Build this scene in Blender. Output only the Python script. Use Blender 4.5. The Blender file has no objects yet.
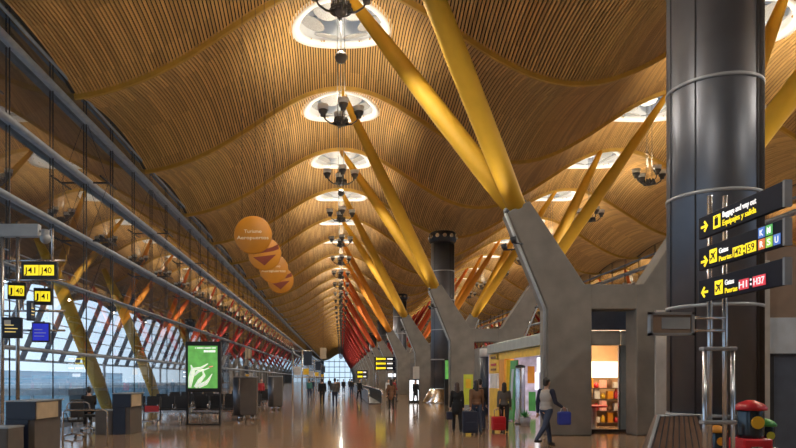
import bpy, bmesh, math, random
from mathutils import Vector, Matrix
random.seed(7)
PI = math.pi
S = bpy.context.scene
C = S.collection
CAMZ = 1.7
TMP = bpy.data.scenes.new('workbench')      # scratch scene where text and bodies are turned into meshes

# ------------------------------------------------------------------ materials
def newmat(name):
    m = bpy.data.materials.new(name); m.use_nodes = True
    nt = m.node_tree; nt.nodes.clear()
    out = nt.nodes.new('ShaderNodeOutputMaterial')
    return m, nt, out
def mat(name, col, rough=0.5, metal=0.0, var=0.12, scale=3.0, bump=0.0, emit=0.0, spec=0.5, coat=0.0):
    m, nt, out = newmat(name)
    b = nt.nodes.new('ShaderNodeBsdfPrincipled')
    nt.links.new(b.outputs[0], out.inputs[0])
    b.inputs['Roughness'].default_value = rough
    b.inputs['Metallic'].default_value = metal
    b.inputs['Specular IOR Level'].default_value = spec
    b.inputs['Coat Weight'].default_value = coat
    tc = nt.nodes.new('ShaderNodeTexCoord')
    nz = nt.nodes.new('ShaderNodeTexNoise'); nz.inputs['Scale'].default_value = scale
    nz.inputs['Detail'].default_value = 4
    nt.links.new(tc.outputs['Object'], nz.inputs['Vector'])
    rmp = nt.nodes.new('ShaderNodeValToRGB')
    c = Vector(col)
    rmp.color_ramp.elements[0].position = .3; rmp.color_ramp.elements[1].position = .7
    rmp.color_ramp.elements[0].color = (*(c * (1 - var)), 1)
    rmp.color_ramp.elements[1].color = (*(c * (1 + var)), 1)
    nt.links.new(nz.outputs['Fac'], rmp.inputs[0])
    nt.links.new(rmp.outputs[0], b.inputs['Base Color'])
    if bump:
        bp = nt.nodes.new('ShaderNodeBump'); bp.inputs['Strength'].default_value = bump
        bp.inputs['Distance'].default_value = .02
        nt.links.new(nz.outputs['Fac'], bp.inputs['Height']); nt.links.new(bp.outputs[0], b.inputs['Normal'])
    if emit:
        nt.links.new(rmp.outputs[0], b.inputs['Emission Color']); b.inputs['Emission Strength'].default_value = emit
    return m

def glass_mat(name, tint, ior, boost=1.0):
    m, nt, out = newmat(name)
    t = nt.nodes.new('ShaderNodeBsdfTransparent'); t.inputs[0].default_value = (*tint, 1)
    g = nt.nodes.new('ShaderNodeBsdfGlossy'); g.inputs['Roughness'].default_value = 0.0
    g.inputs[0].default_value = (.95, .95, .95, 1)
    f = nt.nodes.new('ShaderNodeFresnel'); f.inputs[0].default_value = ior
    mu = nt.nodes.new('ShaderNodeMath'); mu.operation = 'MULTIPLY'; mu.inputs[1].default_value = boost; mu.use_clamp = True
    mx = nt.nodes.new('ShaderNodeMixShader')
    nt.links.new(f.outputs[0], mu.inputs[0]); nt.links.new(mu.outputs[0], mx.inputs[0])
    nt.links.new(t.outputs[0], mx.inputs[1]); nt.links.new(g.outputs[0], mx.inputs[2])
    nt.links.new(mx.outputs[0], out.inputs[0])
    return m

def slat_mat(name, col, striped):
    """bamboo slats running along the hall; colour changes from slat to slat"""
    m, nt, out = newmat(name)
    b = nt.nodes.new('ShaderNodeBsdfPrincipled'); b.inputs['Roughness'].default_value = .55
    b.inputs['Specular IOR Level'].default_value = .25
    nt.links.new(b.outputs[0], out.inputs[0])
    tc = nt.nodes.new('ShaderNodeTexCoord'); sp = nt.nodes.new('ShaderNodeSeparateXYZ')
    nt.links.new(tc.outputs['Object'], sp.inputs[0])
    dv = nt.nodes.new('ShaderNodeMath'); dv.operation = 'DIVIDE'; dv.inputs[1].default_value = PITCH
    nt.links.new(sp.outputs[0], dv.inputs[0])
    fl = nt.nodes.new('ShaderNodeMath'); fl.operation = 'FLOOR'; nt.links.new(dv.outputs[0], fl.inputs[0])
    yd = nt.nodes.new('ShaderNodeMath'); yd.operation = 'DIVIDE'; yd.inputs[1].default_value = 3.0
    nt.links.new(sp.outputs[1], yd.inputs[0])
    yf = nt.nodes.new('ShaderNodeMath'); yf.operation = 'FLOOR'; nt.links.new(yd.outputs[0], yf.inputs[0])
    cb = nt.nodes.new('ShaderNodeCombineXYZ'); nt.links.new(fl.outputs[0], cb.inputs[0]); nt.links.new(yf.outputs[0], cb.inputs[1])
    wn = nt.nodes.new('ShaderNodeTexWhiteNoise'); nt.links.new(cb.outputs[0], wn.inputs['Vector'])
    r = nt.nodes.new('ShaderNodeValToRGB'); c = Vector(col)
    r.color_ramp.elements[0].color = (*(c * .78), 1); r.color_ramp.elements[1].color = (*(c * 1.2), 1)
    nt.links.new(wn.outputs['Value'], r.inputs[0])
    if striped:
        fr = nt.nodes.new('ShaderNodeMath'); fr.operation = 'FRACT'; nt.links.new(dv.outputs[0], fr.inputs[0])
        lt = nt.nodes.new('ShaderNodeMath'); lt.operation = 'LESS_THAN'; lt.inputs[1].default_value = .60
        nt.links.new(fr.outputs[0], lt.inputs[0])
        mx = nt.nodes.new('ShaderNodeMix'); mx.data_type = 'RGBA'
        mx.inputs[6].default_value = (.03, .018, .01, 1)
        nt.links.new(lt.outputs[0], mx.inputs[0]); nt.links.new(r.outputs[0], mx.inputs[7])
        nt.links.new(mx.outputs[2], b.inputs['Base Color'])
    else:
        nt.links.new(r.outputs[0], b.inputs['Base Color'])
    return m

def floor_mat():
    m, nt, out = newmat('polished_stone')
    b = nt.nodes.new('ShaderNodeBsdfPrincipled'); nt.links.new(b.outputs[0], out.inputs[0])
    tc = nt.nodes.new('ShaderNodeTexCoord')
    br = nt.nodes.new('ShaderNodeTexBrick'); br.inputs['Scale'].default_value = 1
    br.inputs['Brick Width'].default_value = 1.2; br.inputs['Row Height'].default_value = 1.2; br.offset = 0
    br.inputs['Mortar Size'].default_value = .008
    br.inputs['Color1'].default_value = (.46, .30, .18, 1); br.inputs['Color2'].default_value = (.41, .265, .16, 1)
    br.inputs['Mortar'].default_value = (.10, .065, .04, 1)
    nt.links.new(tc.outputs['Object'], br.inputs['Vector'])
    nz = nt.nodes.new('ShaderNodeTexNoise'); nz.inputs['Scale'].default_value = 1.3; nz.inputs['Detail'].default_value = 6
    nt.links.new(tc.outputs['Object'], nz.inputs['Vector'])
    mx = nt.nodes.new('ShaderNodeMix'); mx.data_type = 'RGBA'; mx.blend_type = 'MULTIPLY'; mx.inputs[0].default_value = .35
    nt.links.new(br.outputs['Color'], mx.inputs[6]); nt.links.new(nz.outputs['Color'], mx.inputs[7])
    nt.links.new(mx.outputs[2], b.inputs['Base Color'])
    mr = nt.nodes.new('ShaderNodeMapRange'); mr.inputs[3].default_value = .05; mr.inputs[4].default_value = .15
    nt.links.new(nz.outputs['Fac'], mr.inputs[0]); nt.links.new(mr.outputs[0], b.inputs['Roughness'])
    b.inputs['Specular IOR Level'].default_value = .6
    return m

PITCH = .115
M = {}
def mk(key, *a, **k): M[key] = mat(key, *a, **k)
M['slat'] = slat_mat('bamboo_slat', (.53, .315, .118), False)
M['slat_far'] = slat_mat('bamboo_slat_striped', (.53, .315, .118), True)
mk('roof_back', (.03, .018, .01), .9)
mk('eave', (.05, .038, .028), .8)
M['floor'] = floor_mat()
M['glass'] = glass_mat('facade_glass', (.74, .80, .83), 1.55, 2.3)
M['glass_clear'] = glass_mat('clear_glass', (.93, .96, .95), 1.45, 1.0)
mk('aluminium', (.27, .30, .34), .5, .3)
mk('mullion', (.02, .02, .022), .5)
mk('concrete', (.205, .19, .17), .75, var=.16, scale=1.6, bump=.15)
mk('duct', (.13, .14, .165), .42, .75, var=.15, scale=.9)
mk('duct_dark', (.045, .047, .055), .5, .6)
mk('steel', (.55, .56, .58), .25, .9)
mk('chrome', (.7, .7, .72), .15, 1.0)
mk('cowl', (.14, .085, .06), .35, .35, var=.2, scale=4)
mk('black', (.012, .012, .014), .4)
mk('navy', (.012, .016, .035), .35)
mk('sign_dark', (.006, .009, .022), .6, spec=.15)
mk('sign_edge', (.30, .31, .33), .4, .6)
mk('beige', (.42, .33, .22), .5)
mk('desk_grey', (.10, .085, .075), .5)
mk('white', (.8, .8, .8), .4, var=.03)
mk('funnel', (.85, .86, .88), .5, var=.03)
mk('perforated', (.42, .43, .45), .5, .3, var=.25, scale=30)
mk('lamp_dark', (.10, .095, .09), .4, .4)
mk('lamp_glass', (.75, .76, .76), .3)
mk('bulb', (1.0, .85, .6), .4, emit=12, var=.01)
mk('sign_yellow', (.9, .72, .02), .5, emit=.75, var=.03)
mk('sign_white', (.9, .9, .9), .5, emit=.7, var=.03)
mk('sign_red', (.75, .05, .08), .5, emit=.45, var=.03)
mk('sign_orange', (.75, .2, .06), .5, emit=.45, var=.03)
mk('sign_blue', (.08, .2, .6), .5, emit=.45, var=.03)
mk('sign_green', (.1, .45, .12), .5, emit=.45, var=.03)
mk('sign_lime', (.35, .65, .08), .5, emit=.45, var=.03)
mk('screen_blue', (.02, .03, .45), .3, emit=.6, var=.2)
mk('screen_dark', (.015, .02, .03), .3, emit=.3)
mk('screen_text', (.8, .6, .2), .4, emit=.6)
mk('ad_green', (.15, .50, .11), .4, emit=.38, var=.22, scale=2.5)
mk('ad_white', (.75, .85, .68), .4, emit=.6, var=.12, scale=9)
mk('ad_pink', (.75, .3, .2), .4, emit=.5)
mk('panel_white', (.85, .88, .92), .4, emit=1.1, var=.03)
mk('disc', (.56, .22, .012), .45, var=.05)
mk('disc_red', (.20, .03, .008), .5)
mk('disc_text', (.85, .75, .5), .5)
mk('shop_head', (.36, .39, .36), .4, .2)
mk('shop_yellow', (.80, .50, .03), .4)
mk('shop_orange', (.72, .30, .02), .4)
mk('shop_green', (.06, .34, .08), .4)
mk('shop_lime', (.55, .62, .06), .5)
mk('shop_glass_dark', (.03, .045, .06), .15, .3)
mk('bulkhead', (.12, .16, .25), .3, .2)
mk('panel_steel', (.30, .32, .34), .4, .25)
mk('panel_light', (.55, .54, .52), .5)
mk('brown_wall', (.24, .17, .125), .6, var=.1)
mk('elevator', (.11, .14, .20), .3, .3)
mk('elevator_light', (.52, .60, .70), .35, .1)
mk('shop_wall', (.45, .28, .15), .7)
mk('shop_light', (1.0, .85, .62), .5, emit=1.6, var=.04)
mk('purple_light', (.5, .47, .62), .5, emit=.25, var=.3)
mk('red', (.55, .02, .03), .35)
mk('dark_blue_pillar', (.015, .022, .04), .4)
mk('skin', (.50, .30, .21), .55)
mk('hair', (.015, .011, .009), .5)
mk('hair_brown', (.06, .03, .018), .5)
mk('denim', (.035, .05, .095), .8)
mk('cloth_black', (.012, .012, .014), .85)
mk('cloth_grey', (.40, .38, .36), .85)
mk('cloth_dkgrey', (.10, .09, .085), .85)
mk('cloth_brown', (.17, .085, .045), .8)
mk('cloth_navy', (.02, .025, .05), .85)
mk('cloth_red', (.4, .04, .05), .85)
mk('cloth_white', (.6, .6, .6), .85)
mk('cloth_teal', (.05, .2, .2), .85)
mk('bag_blue', (.02, .04, .30), .6)
mk('shoe', (.02, .018, .016), .5)
mk('tarmac', (.36, .39, .42), .9)
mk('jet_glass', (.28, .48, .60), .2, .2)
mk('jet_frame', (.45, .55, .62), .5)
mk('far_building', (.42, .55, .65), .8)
mk('screen_bar', (.10, .11, .13), .5, .4)
mk('louvre', (.50, .56, .64), .45, .4)
mk('grille', (.06, .05, .045), .6, .4)

mk('rib', (.46, .27, .04), .6)
RAINBOW = [(0, (.72, .44, .04)), (60, (.70, .37, .03)), (78, (.72, .22, .02)), (96, (.62, .11, .018)), (125, (.36, .03, .018)), (400, (.26, .015, .02))]
_rb = {}
def rainbow(d):
    q = int(max(0, min(d, 200)) // 9)
    if q not in _rb:
        dd = q * 9
        for (a, ca), (b, cb) in zip(RAINBOW, RAINBOW[1:]):
            if a <= dd <= b:
                t = (dd - a) / (b - a); c = Vector(ca).lerp(Vector(cb), t); break
        _rb[q] = mat('painted_steel', c, .58, var=.04, spec=.3)
    return _rb[q]

# ------------------------------------------------------------------ mesh helpers
def bm_new(): return bmesh.new()
def box(bm, x0, x1, y0, y1, z0, z1, mi=0, bev=0):
    vs = [bm.verts.new(p) for p in ((x0,y0,z0),(x1,y0,z0),(x1,y1,z0),(x0,y1,z0),(x0,y0,z1),(x1,y0,z1),(x1,y1,z1),(x0,y1,z1))]
    fs = []
    for q in ((0,3,2,1),(4,5,6,7),(0,1,5,4),(1,2,6,5),(2,3,7,6),(3,0,4,7)):
        f = bm.faces.new([vs[i] for i in q]); f.material_index = mi; fs.append(f)
    if bev:
        es = list({e for f in fs for e in f.edges})
        bmesh.ops.bevel(bm, geom=es, offset=bev, segments=2, affect='EDGES', profile=.5)
    return vs
def frame_of(d):
    d = d.normalized(); up = Vector((0,0,1)) if abs(d.z) < .95 else Vector((1,0,0))
    a = d.cross(up).normalized(); return a, a.cross(d).normalized()
def tube(bm, pts, rad, seg=10, cap=True, mi=0):
    pts = [Vector(p) for p in pts]
    if not hasattr(rad, '__len__'): rad = [rad] * len(pts)
    rings = []
    a = None
    for i, p in enumerate(pts):
        d = (pts[min(i+1, len(pts)-1)] - pts[max(i-1, 0)])
        if a is None: a, b = frame_of(d)
        else:
            dn = d.normalized(); a = (a - dn * a.dot(dn)).normalized(); b = a.cross(dn).normalized()
        rings.append([bm.verts.new(p + (a * math.cos(2*PI*k/seg) + b * math.sin(2*PI*k/seg)) * rad[i]) for k in range(seg)])
    for r0, r1 in zip(rings, rings[1:]):
        for k in range(seg):
            f = bm.faces.new((r0[k], r0[(k+1) % seg], r1[(k+1) % seg], r1[k])); f.material_index = mi; f.smooth = True
    if cap:
        f = bm.faces.new(list(reversed(rings[0]))); f.material_index = mi
        f = bm.faces.new(rings[-1]); f.material_index = mi
def lathe(bm, prof, cx=0, cy=0, seg=24, mi=0, cap=True):
    rings = [[bm.verts.new((cx + r*math.cos(2*PI*k/seg), cy + r*math.sin(2*PI*k/seg), z)) for k in range(seg)] for r, z in prof]
    for r0, r1 in zip(rings, rings[1:]):
        for k in range(seg):
            f = bm.faces.new((r0[k], r0[(k+1) % seg], r1[(k+1) % seg], r1[k])); f.material_index = mi; f.smooth = True
    if cap:
        bm.faces.new(list(reversed(rings[0]))).material_index = mi; bm.faces.new(rings[-1]).material_index = mi
def prism(bm, poly, y0, y1, mi=0, bev=0):
    """poly in (x, z), extruded along y"""
    a = [bm.verts.new((x, y0, z)) for x, z in poly]; b = [bm.verts.new((x, y1, z)) for x, z in poly]
    n = len(poly); fs = [bm.faces.new(a), bm.faces.new(list(reversed(b)))]
    for i in range(n): fs.append(bm.faces.new((a[i], b[i], b[(i+1) % n], a[(i+1) % n])))
    for f in fs: f.material_index = mi
    bmesh.ops.recalc_face_normals(bm, faces=fs)
    if bev: bmesh.ops.bevel(bm, geom=list({e for f in fs for e in f.edges}), offset=bev, segments=2, affect='EDGES', profile=.5)
def ball(bm, c, r, sx=1, sy=1, sz=1, seg=12):
    ret = bmesh.ops.create_uvsphere(bm, u_segments=seg, v_segments=max(6, seg*2//3), radius=r)
    bmesh.ops.scale(bm, vec=(sx, sy, sz), verts=ret['verts']); bmesh.ops.translate(bm, vec=c, verts=ret['verts'])
    for v in ret['verts']:
        for f in v.link_faces: f.smooth = True
def obj(name, bm, m, parent=None, local=False, kind=None):
    me = bpy.data.meshes.new(name)
    if parent is not None and not local:
        base = Vector(parent.location)
        if parent.parent: base = base + Vector(parent.parent.location)
        bmesh.ops.translate(bm, vec=-base, verts=bm.verts)
    bm.normal_update(); bm.to_mesh(me); bm.free()
    for q in (m if isinstance(m, (list, tuple)) else [m]): me.materials.append(q)
    o = bpy.data.objects.new(name, me); C.objects.link(o)
    if parent is not None: o.parent = parent
    if kind: o['kind'] = kind
    return o
def struct(name, bm, m, parent=None):
    return obj(name, bm, m, parent, kind=None if parent else 'structure')
def tag(o, label, cat, group=None):
    o['label'] = label; o['category'] = cat
    if group: o['group'] = group
    return o
def thing(name, label, cat, loc=(0,0,0), rz=0, group=None):
    o = bpy.data.objects.new(name, None); C.objects.link(o)
    o.location = loc; o.rotation_euler = (0, 0, rz); o.empty_display_size = .2
    return tag(o, label, cat, group)
def dup(root, loc, rz=None, label=None, group=None):
    def cp(o, parent):
        c = o.copy(); C.objects.link(c)
        if parent is not None: c.parent = parent
        for ch in o.children: cp(ch, c)
        return c
    r = cp(root, None); r.location = loc
    if rz is not None: r.rotation_euler = (0, 0, rz)
    if label: r['label'] = label
    if group: r['group'] = group
    return r
def mesh_from(ob):
    with bpy.context.temp_override(scene=TMP, view_layer=TMP.view_layers[0]):
        dg = bpy.context.evaluated_depsgraph_get(); dg.update()
        return bpy.data.meshes.new_from_object(ob.evaluated_get(dg))
_tc = {}
def text(name, s, size, m, mtx, parent, align='LEFT', width=None, depth=.003):
    cu = bpy.data.curves.new('t', 'FONT'); cu.body = s; cu.size = size; cu.align_x = align; cu.extrude = depth; cu.offset = size*.006
    cu.resolution_u = 3
    t = bpy.data.objects.new('t', cu); TMP.collection.objects.link(t)
    me = mesh_from(t); bpy.data.objects.remove(t); bpy.data.curves.remove(cu)
    xs = [v.co.x for v in me.vertices]
    if width:
        k = width / (max(xs) - min(xs))
        for v in me.vertices: v.co.x *= k
    me.transform(mtx); 
    base = Vector(parent.location)
    if parent.parent: base += Vector(parent.parent.location)
    me.transform(Matrix.Translation(-base))
    me.materials.clear(); me.materials.append(m)
    o = bpy.data.objects.new(name, me); C.objects.link(o); o.parent = parent
    return o
def facing_cam(x, y, z):      # text plane facing -Y
    return Matrix.Translation((x, y, z)) @ Matrix(((1,0,0,0),(0,0,-1,0),(0,1,0,0),(0,0,0,1)))
def facing_left(x, y, z):     # text plane facing -X, reading towards -Y
    return Matrix.Translation((x, y, z)) @ Matrix(((0,0,-1,0),(-1,0,0,0),(0,1,0,0),(0,0,0,1)))
ORD = ['nearest','second','third','fourth','fifth','sixth','seventh','eighth','ninth','tenth','eleventh','twelfth','thirteenth','fourteenth','fifteenth','sixteenth','seventeenth','eighteenth','nineteenth','twentieth']
TENS = ['','','twenty','thirty','forty','fifty']
def ordinal(i):
    if i < 20: return ORD[i]
    n = i + 1
    if n % 10 == 0: return ['','','twentieth','thirtieth','fortieth','fiftieth'][n//10]
    return TENS[n//10] + '-' + ['', 'first'] [n % 10] if n % 10 == 1 else TENS[n//10] + '-' + ORD[n % 10 - 1]

# ------------------------------------------------------------------ the hall
YB, BAY, X0, X1 = 15.9, 9.0, -9.75, 26.5         # ribs stand at YB + 9k
NB0, NB1 = -3, 41                                # bays from y = -11.1 to 384.9
YMIN, YMAX = YB + BAY*NB0, YB + BAY*NB1
ROWS = (0.0, 17.4)
def prof(x):
    x = min(max(x, X0), X1)
    if x < -5.5:
        t = -5.5 - x; return 13.63 - .604*t + .055*t*t
    return 14.37 + 1.83*math.cos(PI*x/8.7)
def amp(x): return .5 + .3*(1 + math.cos(PI*x/8.7)) if x > X0 else amp(X0+.001)
def zr(x, y):
    z = prof(x)
    u = ((y - YB)/BAY) % 1.0
    z += amp(x)*(1 - (2*u - 1)**2)
    if x < X0: z -= .42*(X0 - x)
    if x > X1: z -= .42*(x - X1)
    return z

# floor
bm = bm_new(); box(bm, X0, X1, YMIN, YMAX, -.3, 0); struct('floor', bm, M['floor'])
# ceiling
bm = bm_new()
HOLE = 2.02
def in_hole(x, y, r=1.84):
    yc = YB + BAY*(math.floor((y - YB)/BAY) + .5)
    return any((x - rx)**2 + (y - yc)**2 < r*r for rx in ROWS)
def zb(x, y, u1=None):          # bay-end safe height (y exactly on a rib counts as the rib height)
    return zr(x, y)
for b in range(NB0, NB1):
    ya = YB + BAY*b; near = ya < 84
    ny = 24 if near else 16
    ys = [ya + BAY*j/ny for j in range(ny+1)]
    def H(x, j): 
        u = j/ny
        z = prof(x) + amp(x)*(1-(2*u-1)**2)
        return z
    # backing (near) or striped surface (far)
    step = .3
    nx = int((X1 - X0)/step); off = .10 if near else 0
    grid = [[bm.verts.new((X0 + (X1-X0)*i/nx, ys[j], H(X0 + (X1-X0)*i/nx, j) + off)) for j in range(ny+1)] for i in range(nx+1)]
    for i in range(nx):
        for j in range(ny):
            cx = X0 + (X1-X0)*(i+.5)/nx; cy = (ys[j]+ys[j+1])/2
            if in_hole(cx, cy, 2.02): continue
            f = bm.faces.new((grid[i][j], grid[i][j+1], grid[i+1][j+1], grid[i+1][j]))
            f.material_index = 1 if near else 2; f.smooth = True
    if near and b >= -1:
        n = int((X1 - X0)/PITCH)
        for i in range(n):
            xa = math.floor(X0/PITCH)*PITCH + PITCH*(i+1); xb = xa + PITCH*.58
            if xb > X1: break
            run = None
            for j in range(ny):
                cy = (ys[j]+ys[j+1])/2
                if in_hole((xa+xb)/2, cy): run = None; continue
                if run is None:
                    run = [bm.verts.new(p) for p in ((xa, ys[j], H(xa,j)+.06), (xa, ys[j], H(xa,j)), (xb, ys[j], H(xb,j)), (xb, ys[j], H(xb,j)+.06))]
                nxt = [bm.verts.new(p) for p in ((xa, ys[j+1], H(xa,j+1)+.06), (xa, ys[j+1], H(xa,j+1)), (xb, ys[j+1], H(xb,j+1)), (xb, ys[j+1], H(xb,j+1)+.06))]
                for k in range(3): bm.faces.new((run[k], nxt[k], nxt[k+1], run[k+1])).material_index = 0
                run = nxt
struct('ceiling', bm, [M['slat'], M['roof_back'], M['slat_far']])
# ribs
for b in range(NB0, NB1+1):
    y = YB + BAY*b
    bm = bm_new(); n = 72; prev = None
    for i in range(n+1):
        x = X0 + (X1-X0)*i/n; z = prof(x)
        dz = (prof(x+.01) - prof(x-.01))/.02; L = math.hypot(1, dz); nx_, nz_ = -dz/L, 1/L
        w, dp = .10, .13
        ring = [bm.verts.new((x + nx_*q, y + s, z + nz_*q)) for s, q in ((-w, .08), (-w*.7, -dp), (w*.7, -dp), (w, .08))]
        if prev:
            for k in range(4): bm.faces.new((prev[k], prev[(k+1)%4], ring[(k+1)%4], ring[k]))
        prev = ring
    struct('trim_%d' % (b - NB0 + 1), bm, M['rib'])
# eaves outside both facades
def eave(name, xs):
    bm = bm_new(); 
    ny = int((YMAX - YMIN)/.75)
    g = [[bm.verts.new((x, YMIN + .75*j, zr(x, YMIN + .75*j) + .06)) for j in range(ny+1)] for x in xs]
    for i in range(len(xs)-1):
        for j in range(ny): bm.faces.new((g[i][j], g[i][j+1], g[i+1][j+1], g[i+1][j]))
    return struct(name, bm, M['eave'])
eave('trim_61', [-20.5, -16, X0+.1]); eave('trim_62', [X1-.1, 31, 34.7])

# glazed long walls
def facade(name, xg, sgn, zlow):
    root = bpy.data.objects.new(name, None); C.objects.link(root); root['kind'] = 'structure'; root.location = (xg, 0, 0)
    bm = bm_new(); step = .75; n = int((YMAX - YMIN)/step)
    lo = [bm.verts.new((xg, YMIN + step*j, zlow)) for j in range(n+1)]
    hi = [bm.verts.new((xg, YMIN + step*j, zr(xg, YMIN + step*j) + .06)) for j in range(n+1)]
    for j in range(n): bm.faces.new((lo[j], lo[j+1], hi[j+1], hi[j]))
    obj('pane', bm, M['glass'], root)
    rails = [(11.44, .16), (9.17, .16), (6.96, .14), (5.0, .06), (2.6, .10)]
    for z, r in rails:
        if z < zlow: continue
        bm = bm_new(); xx = xg + sgn*.22
        tube(bm, [(xx, YMIN, z), (xx, YMAX, z)], r*.62, 10)
        box(bm, min(xx, xg), max(xx, xg), YMIN, YMAX, z - r*.25, z + r*.25)
        obj('rail', bm, M['aluminium'], root)
    bm = bm_new()
    tube(bm, [(xg + sgn*.1, YMIN, 12.3), (xg + sgn*.1, YMAX, 12.3)], .05, 8)
    obj('rail', bm, M['aluminium'], root)
    # mullions: the nearest are parts, the rest one piece
    proto = None; ystart = 13.9 if sgn > 0 else 30.4; k = 0; bmr = bm_new()
    y = ystart - 3*int((ystart - YMIN)/3)
    while y < YMAX:
        z1 = zr(xg, y)
        if 10 < y < (190 if sgn > 0 else 110):
            if proto is None:
                b_ = bm_new(); tube(b_, [(xg + sgn*.05, y, zlow), (xg + sgn*.05, y, 13.0)], .022, 6); proto = obj('mullion', b_, M['mullion'], root); py = y
            else:
                c = proto.copy(); C.objects.link(c); c.location = (0, y - py, 0)
        else: tube(bmr, [(xg + sgn*.05, y, zlow), (xg + sgn*.05, y, z1)], .035, 4)
        y += 3.0; k += 1
    o = obj('mullion', bmr, M['mullion'], root); o['kind'] = 'stuff'
    if sgn > 0:
        pr = None; y = 16.9
        while y < 130:
            for z in (9.17, 6.96):
                if pr is None:
                    b_ = bm_new(); box(b_, xg+.10, xg+.9, y-.03, y+.03, z-.03, z+.03); tube(b_, [(xg+.9, y-.9, z), (xg+.9, y+.9, z)], .035, 6)
                    tube(b_, [(xg+.9, y, z), (xg+.1, y, z+2.2)], .010, 5); tube(b_, [(xg+.9, y, z), (xg+.1, y, z-2.2)], .010, 5)
                    pr = obj('bracket', b_, M['mullion'], root); b0 = (y, z)
                else:
                    c = pr.copy(); C.objects.link(c); c.location = (0, y - b0[0], z - b0[1])
            y += 9.0
    return root
facade('window_1', X0, 1, 0)
facade('window_2', X1, -1, 3.6)
bm = bm_new(); box(bm, X1-.1, X1+.1, YMIN, YMAX, 0, 3.6); struct('wall_right', bm, M['concrete'])
bm = bm_new(); box(bm, X0, X1, YMIN-.3, YMIN, 0, 16.5); struct('wall_sky_block', bm, M['brown_wall'])  # added wall that keeps sky light out where the hall would go on
# far end: glazed
bm = bm_new(); ny = 60
lo = [bm.verts.new((X0 + (X1-X0)*i/ny, YMAX, 0)) for i in range(ny+1)]
hi = [bm.verts.new((X0 + (X1-X0)*i/ny, YMAX, zr(X0 + (X1-X0)*i/ny, YMAX) + .05)) for i in range(ny+1)]
for i in range(ny): bm.faces.new((lo[i], lo[i+1], hi[i+1], hi[i]))
M['glass_end'] = glass_mat('end_glass', (.5, .54, .56), 1.45)
w3 = struct('window_3', bm, M['glass_end'])
bm = bm_new()
for i in range(13): tube(bm, [(X0 + 3*i, YMAX-.2, 0), (X0 + 3*i, YMAX-.2, 13)], .16, 6)
for z in (2.6, 5.5, 8.5, 11.5): tube(bm, [(X0, YMAX-.2, z), (X1, YMAX-.2, z)], .2, 6)
obj('glazing_bars', bm, M['aluminium'], w3)

# skylights ------------------------------------------------------------------
def ring_pts(rx, yc, r, n, dz):
    return [(rx + r*math.cos(2*PI*k/n), yc + r*math.sin(2*PI*k/n), dz) for k in range(n)]
def make_skylight():
    root = thing('skylight', '', 'skylight', (0, 0, 0))
    yc = YB + BAY*.5
    n = 40
    def loopz(r, dz): return [(r*math.cos(2*PI*k/n), r*math.sin(2*PI*k/n), zr(r*math.cos(2*PI*k/n), yc + r*math.sin(2*PI*k/n)) + dz) for k in range(n)]
    def skin(loops):
        bm = bm_new(); R = [[bm.verts.new(p) for p in L] for L in loops]
        for a, b in zip(R, R[1:]):
            for k in range(n):
                f = bm.faces.new((a[k], a[(k+1)%n], b[(k+1)%n], b[k])); f.smooth = True
        return bm
    flat = lambda r, z: [(r*math.cos(2*PI*k/n), r*math.sin(2*PI*k/n), z) for k in range(n)]
    obj('rim', skin([loopz(2.32, .16), loopz(2.13, .0), loopz(2.11, -.06), loopz(1.80, -.08), loopz(1.80, .1)]), M['funnel'], root, True)
    obj('funnel', skin([loopz(1.85, 0), flat(1.8, 17.5), flat(1.75, 17.95)]), M['funnel'], root, True)
    bm = bm_new(); vs = [bm.verts.new(p) for p in flat(1.75, 17.95)]; bm.faces.new(vs)
    pane = obj('pane', bm, M['glass_clear'], root, True)
    bm = bm_new()
    for a in range(4):
        c, s = math.cos(a*PI/4), math.sin(a*PI/4); tube(bm, [(-1.75*c, -1.75*s, 17.9), (1.75*c, 1.75*s, 17.9)], .04, 6)
    obj('glazing_bars', bm, M['aluminium'], pane, True)
    zc = zr(0, yc)
    b_ = bm_new(); lathe(b_, [(.56, -.02), (.58, 0), (.56, .02)], seg=20)
    me0 = None
    for k in range(6):
        a = 2*PI*k/6; 
        if me0 is None: o = obj('reflector', b_, M['perforated'], root, True); me0 = o
        else: o = me0.copy(); C.objects.link(o); o.parent = root
        o.location = (1.25*math.cos(a), 1.25*math.sin(a), zc - .22); o.rotation_euler = (0.35*math.sin(a), -.35*math.cos(a), 0)
    return root
sky0 = make_skylight(); first = True
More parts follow.
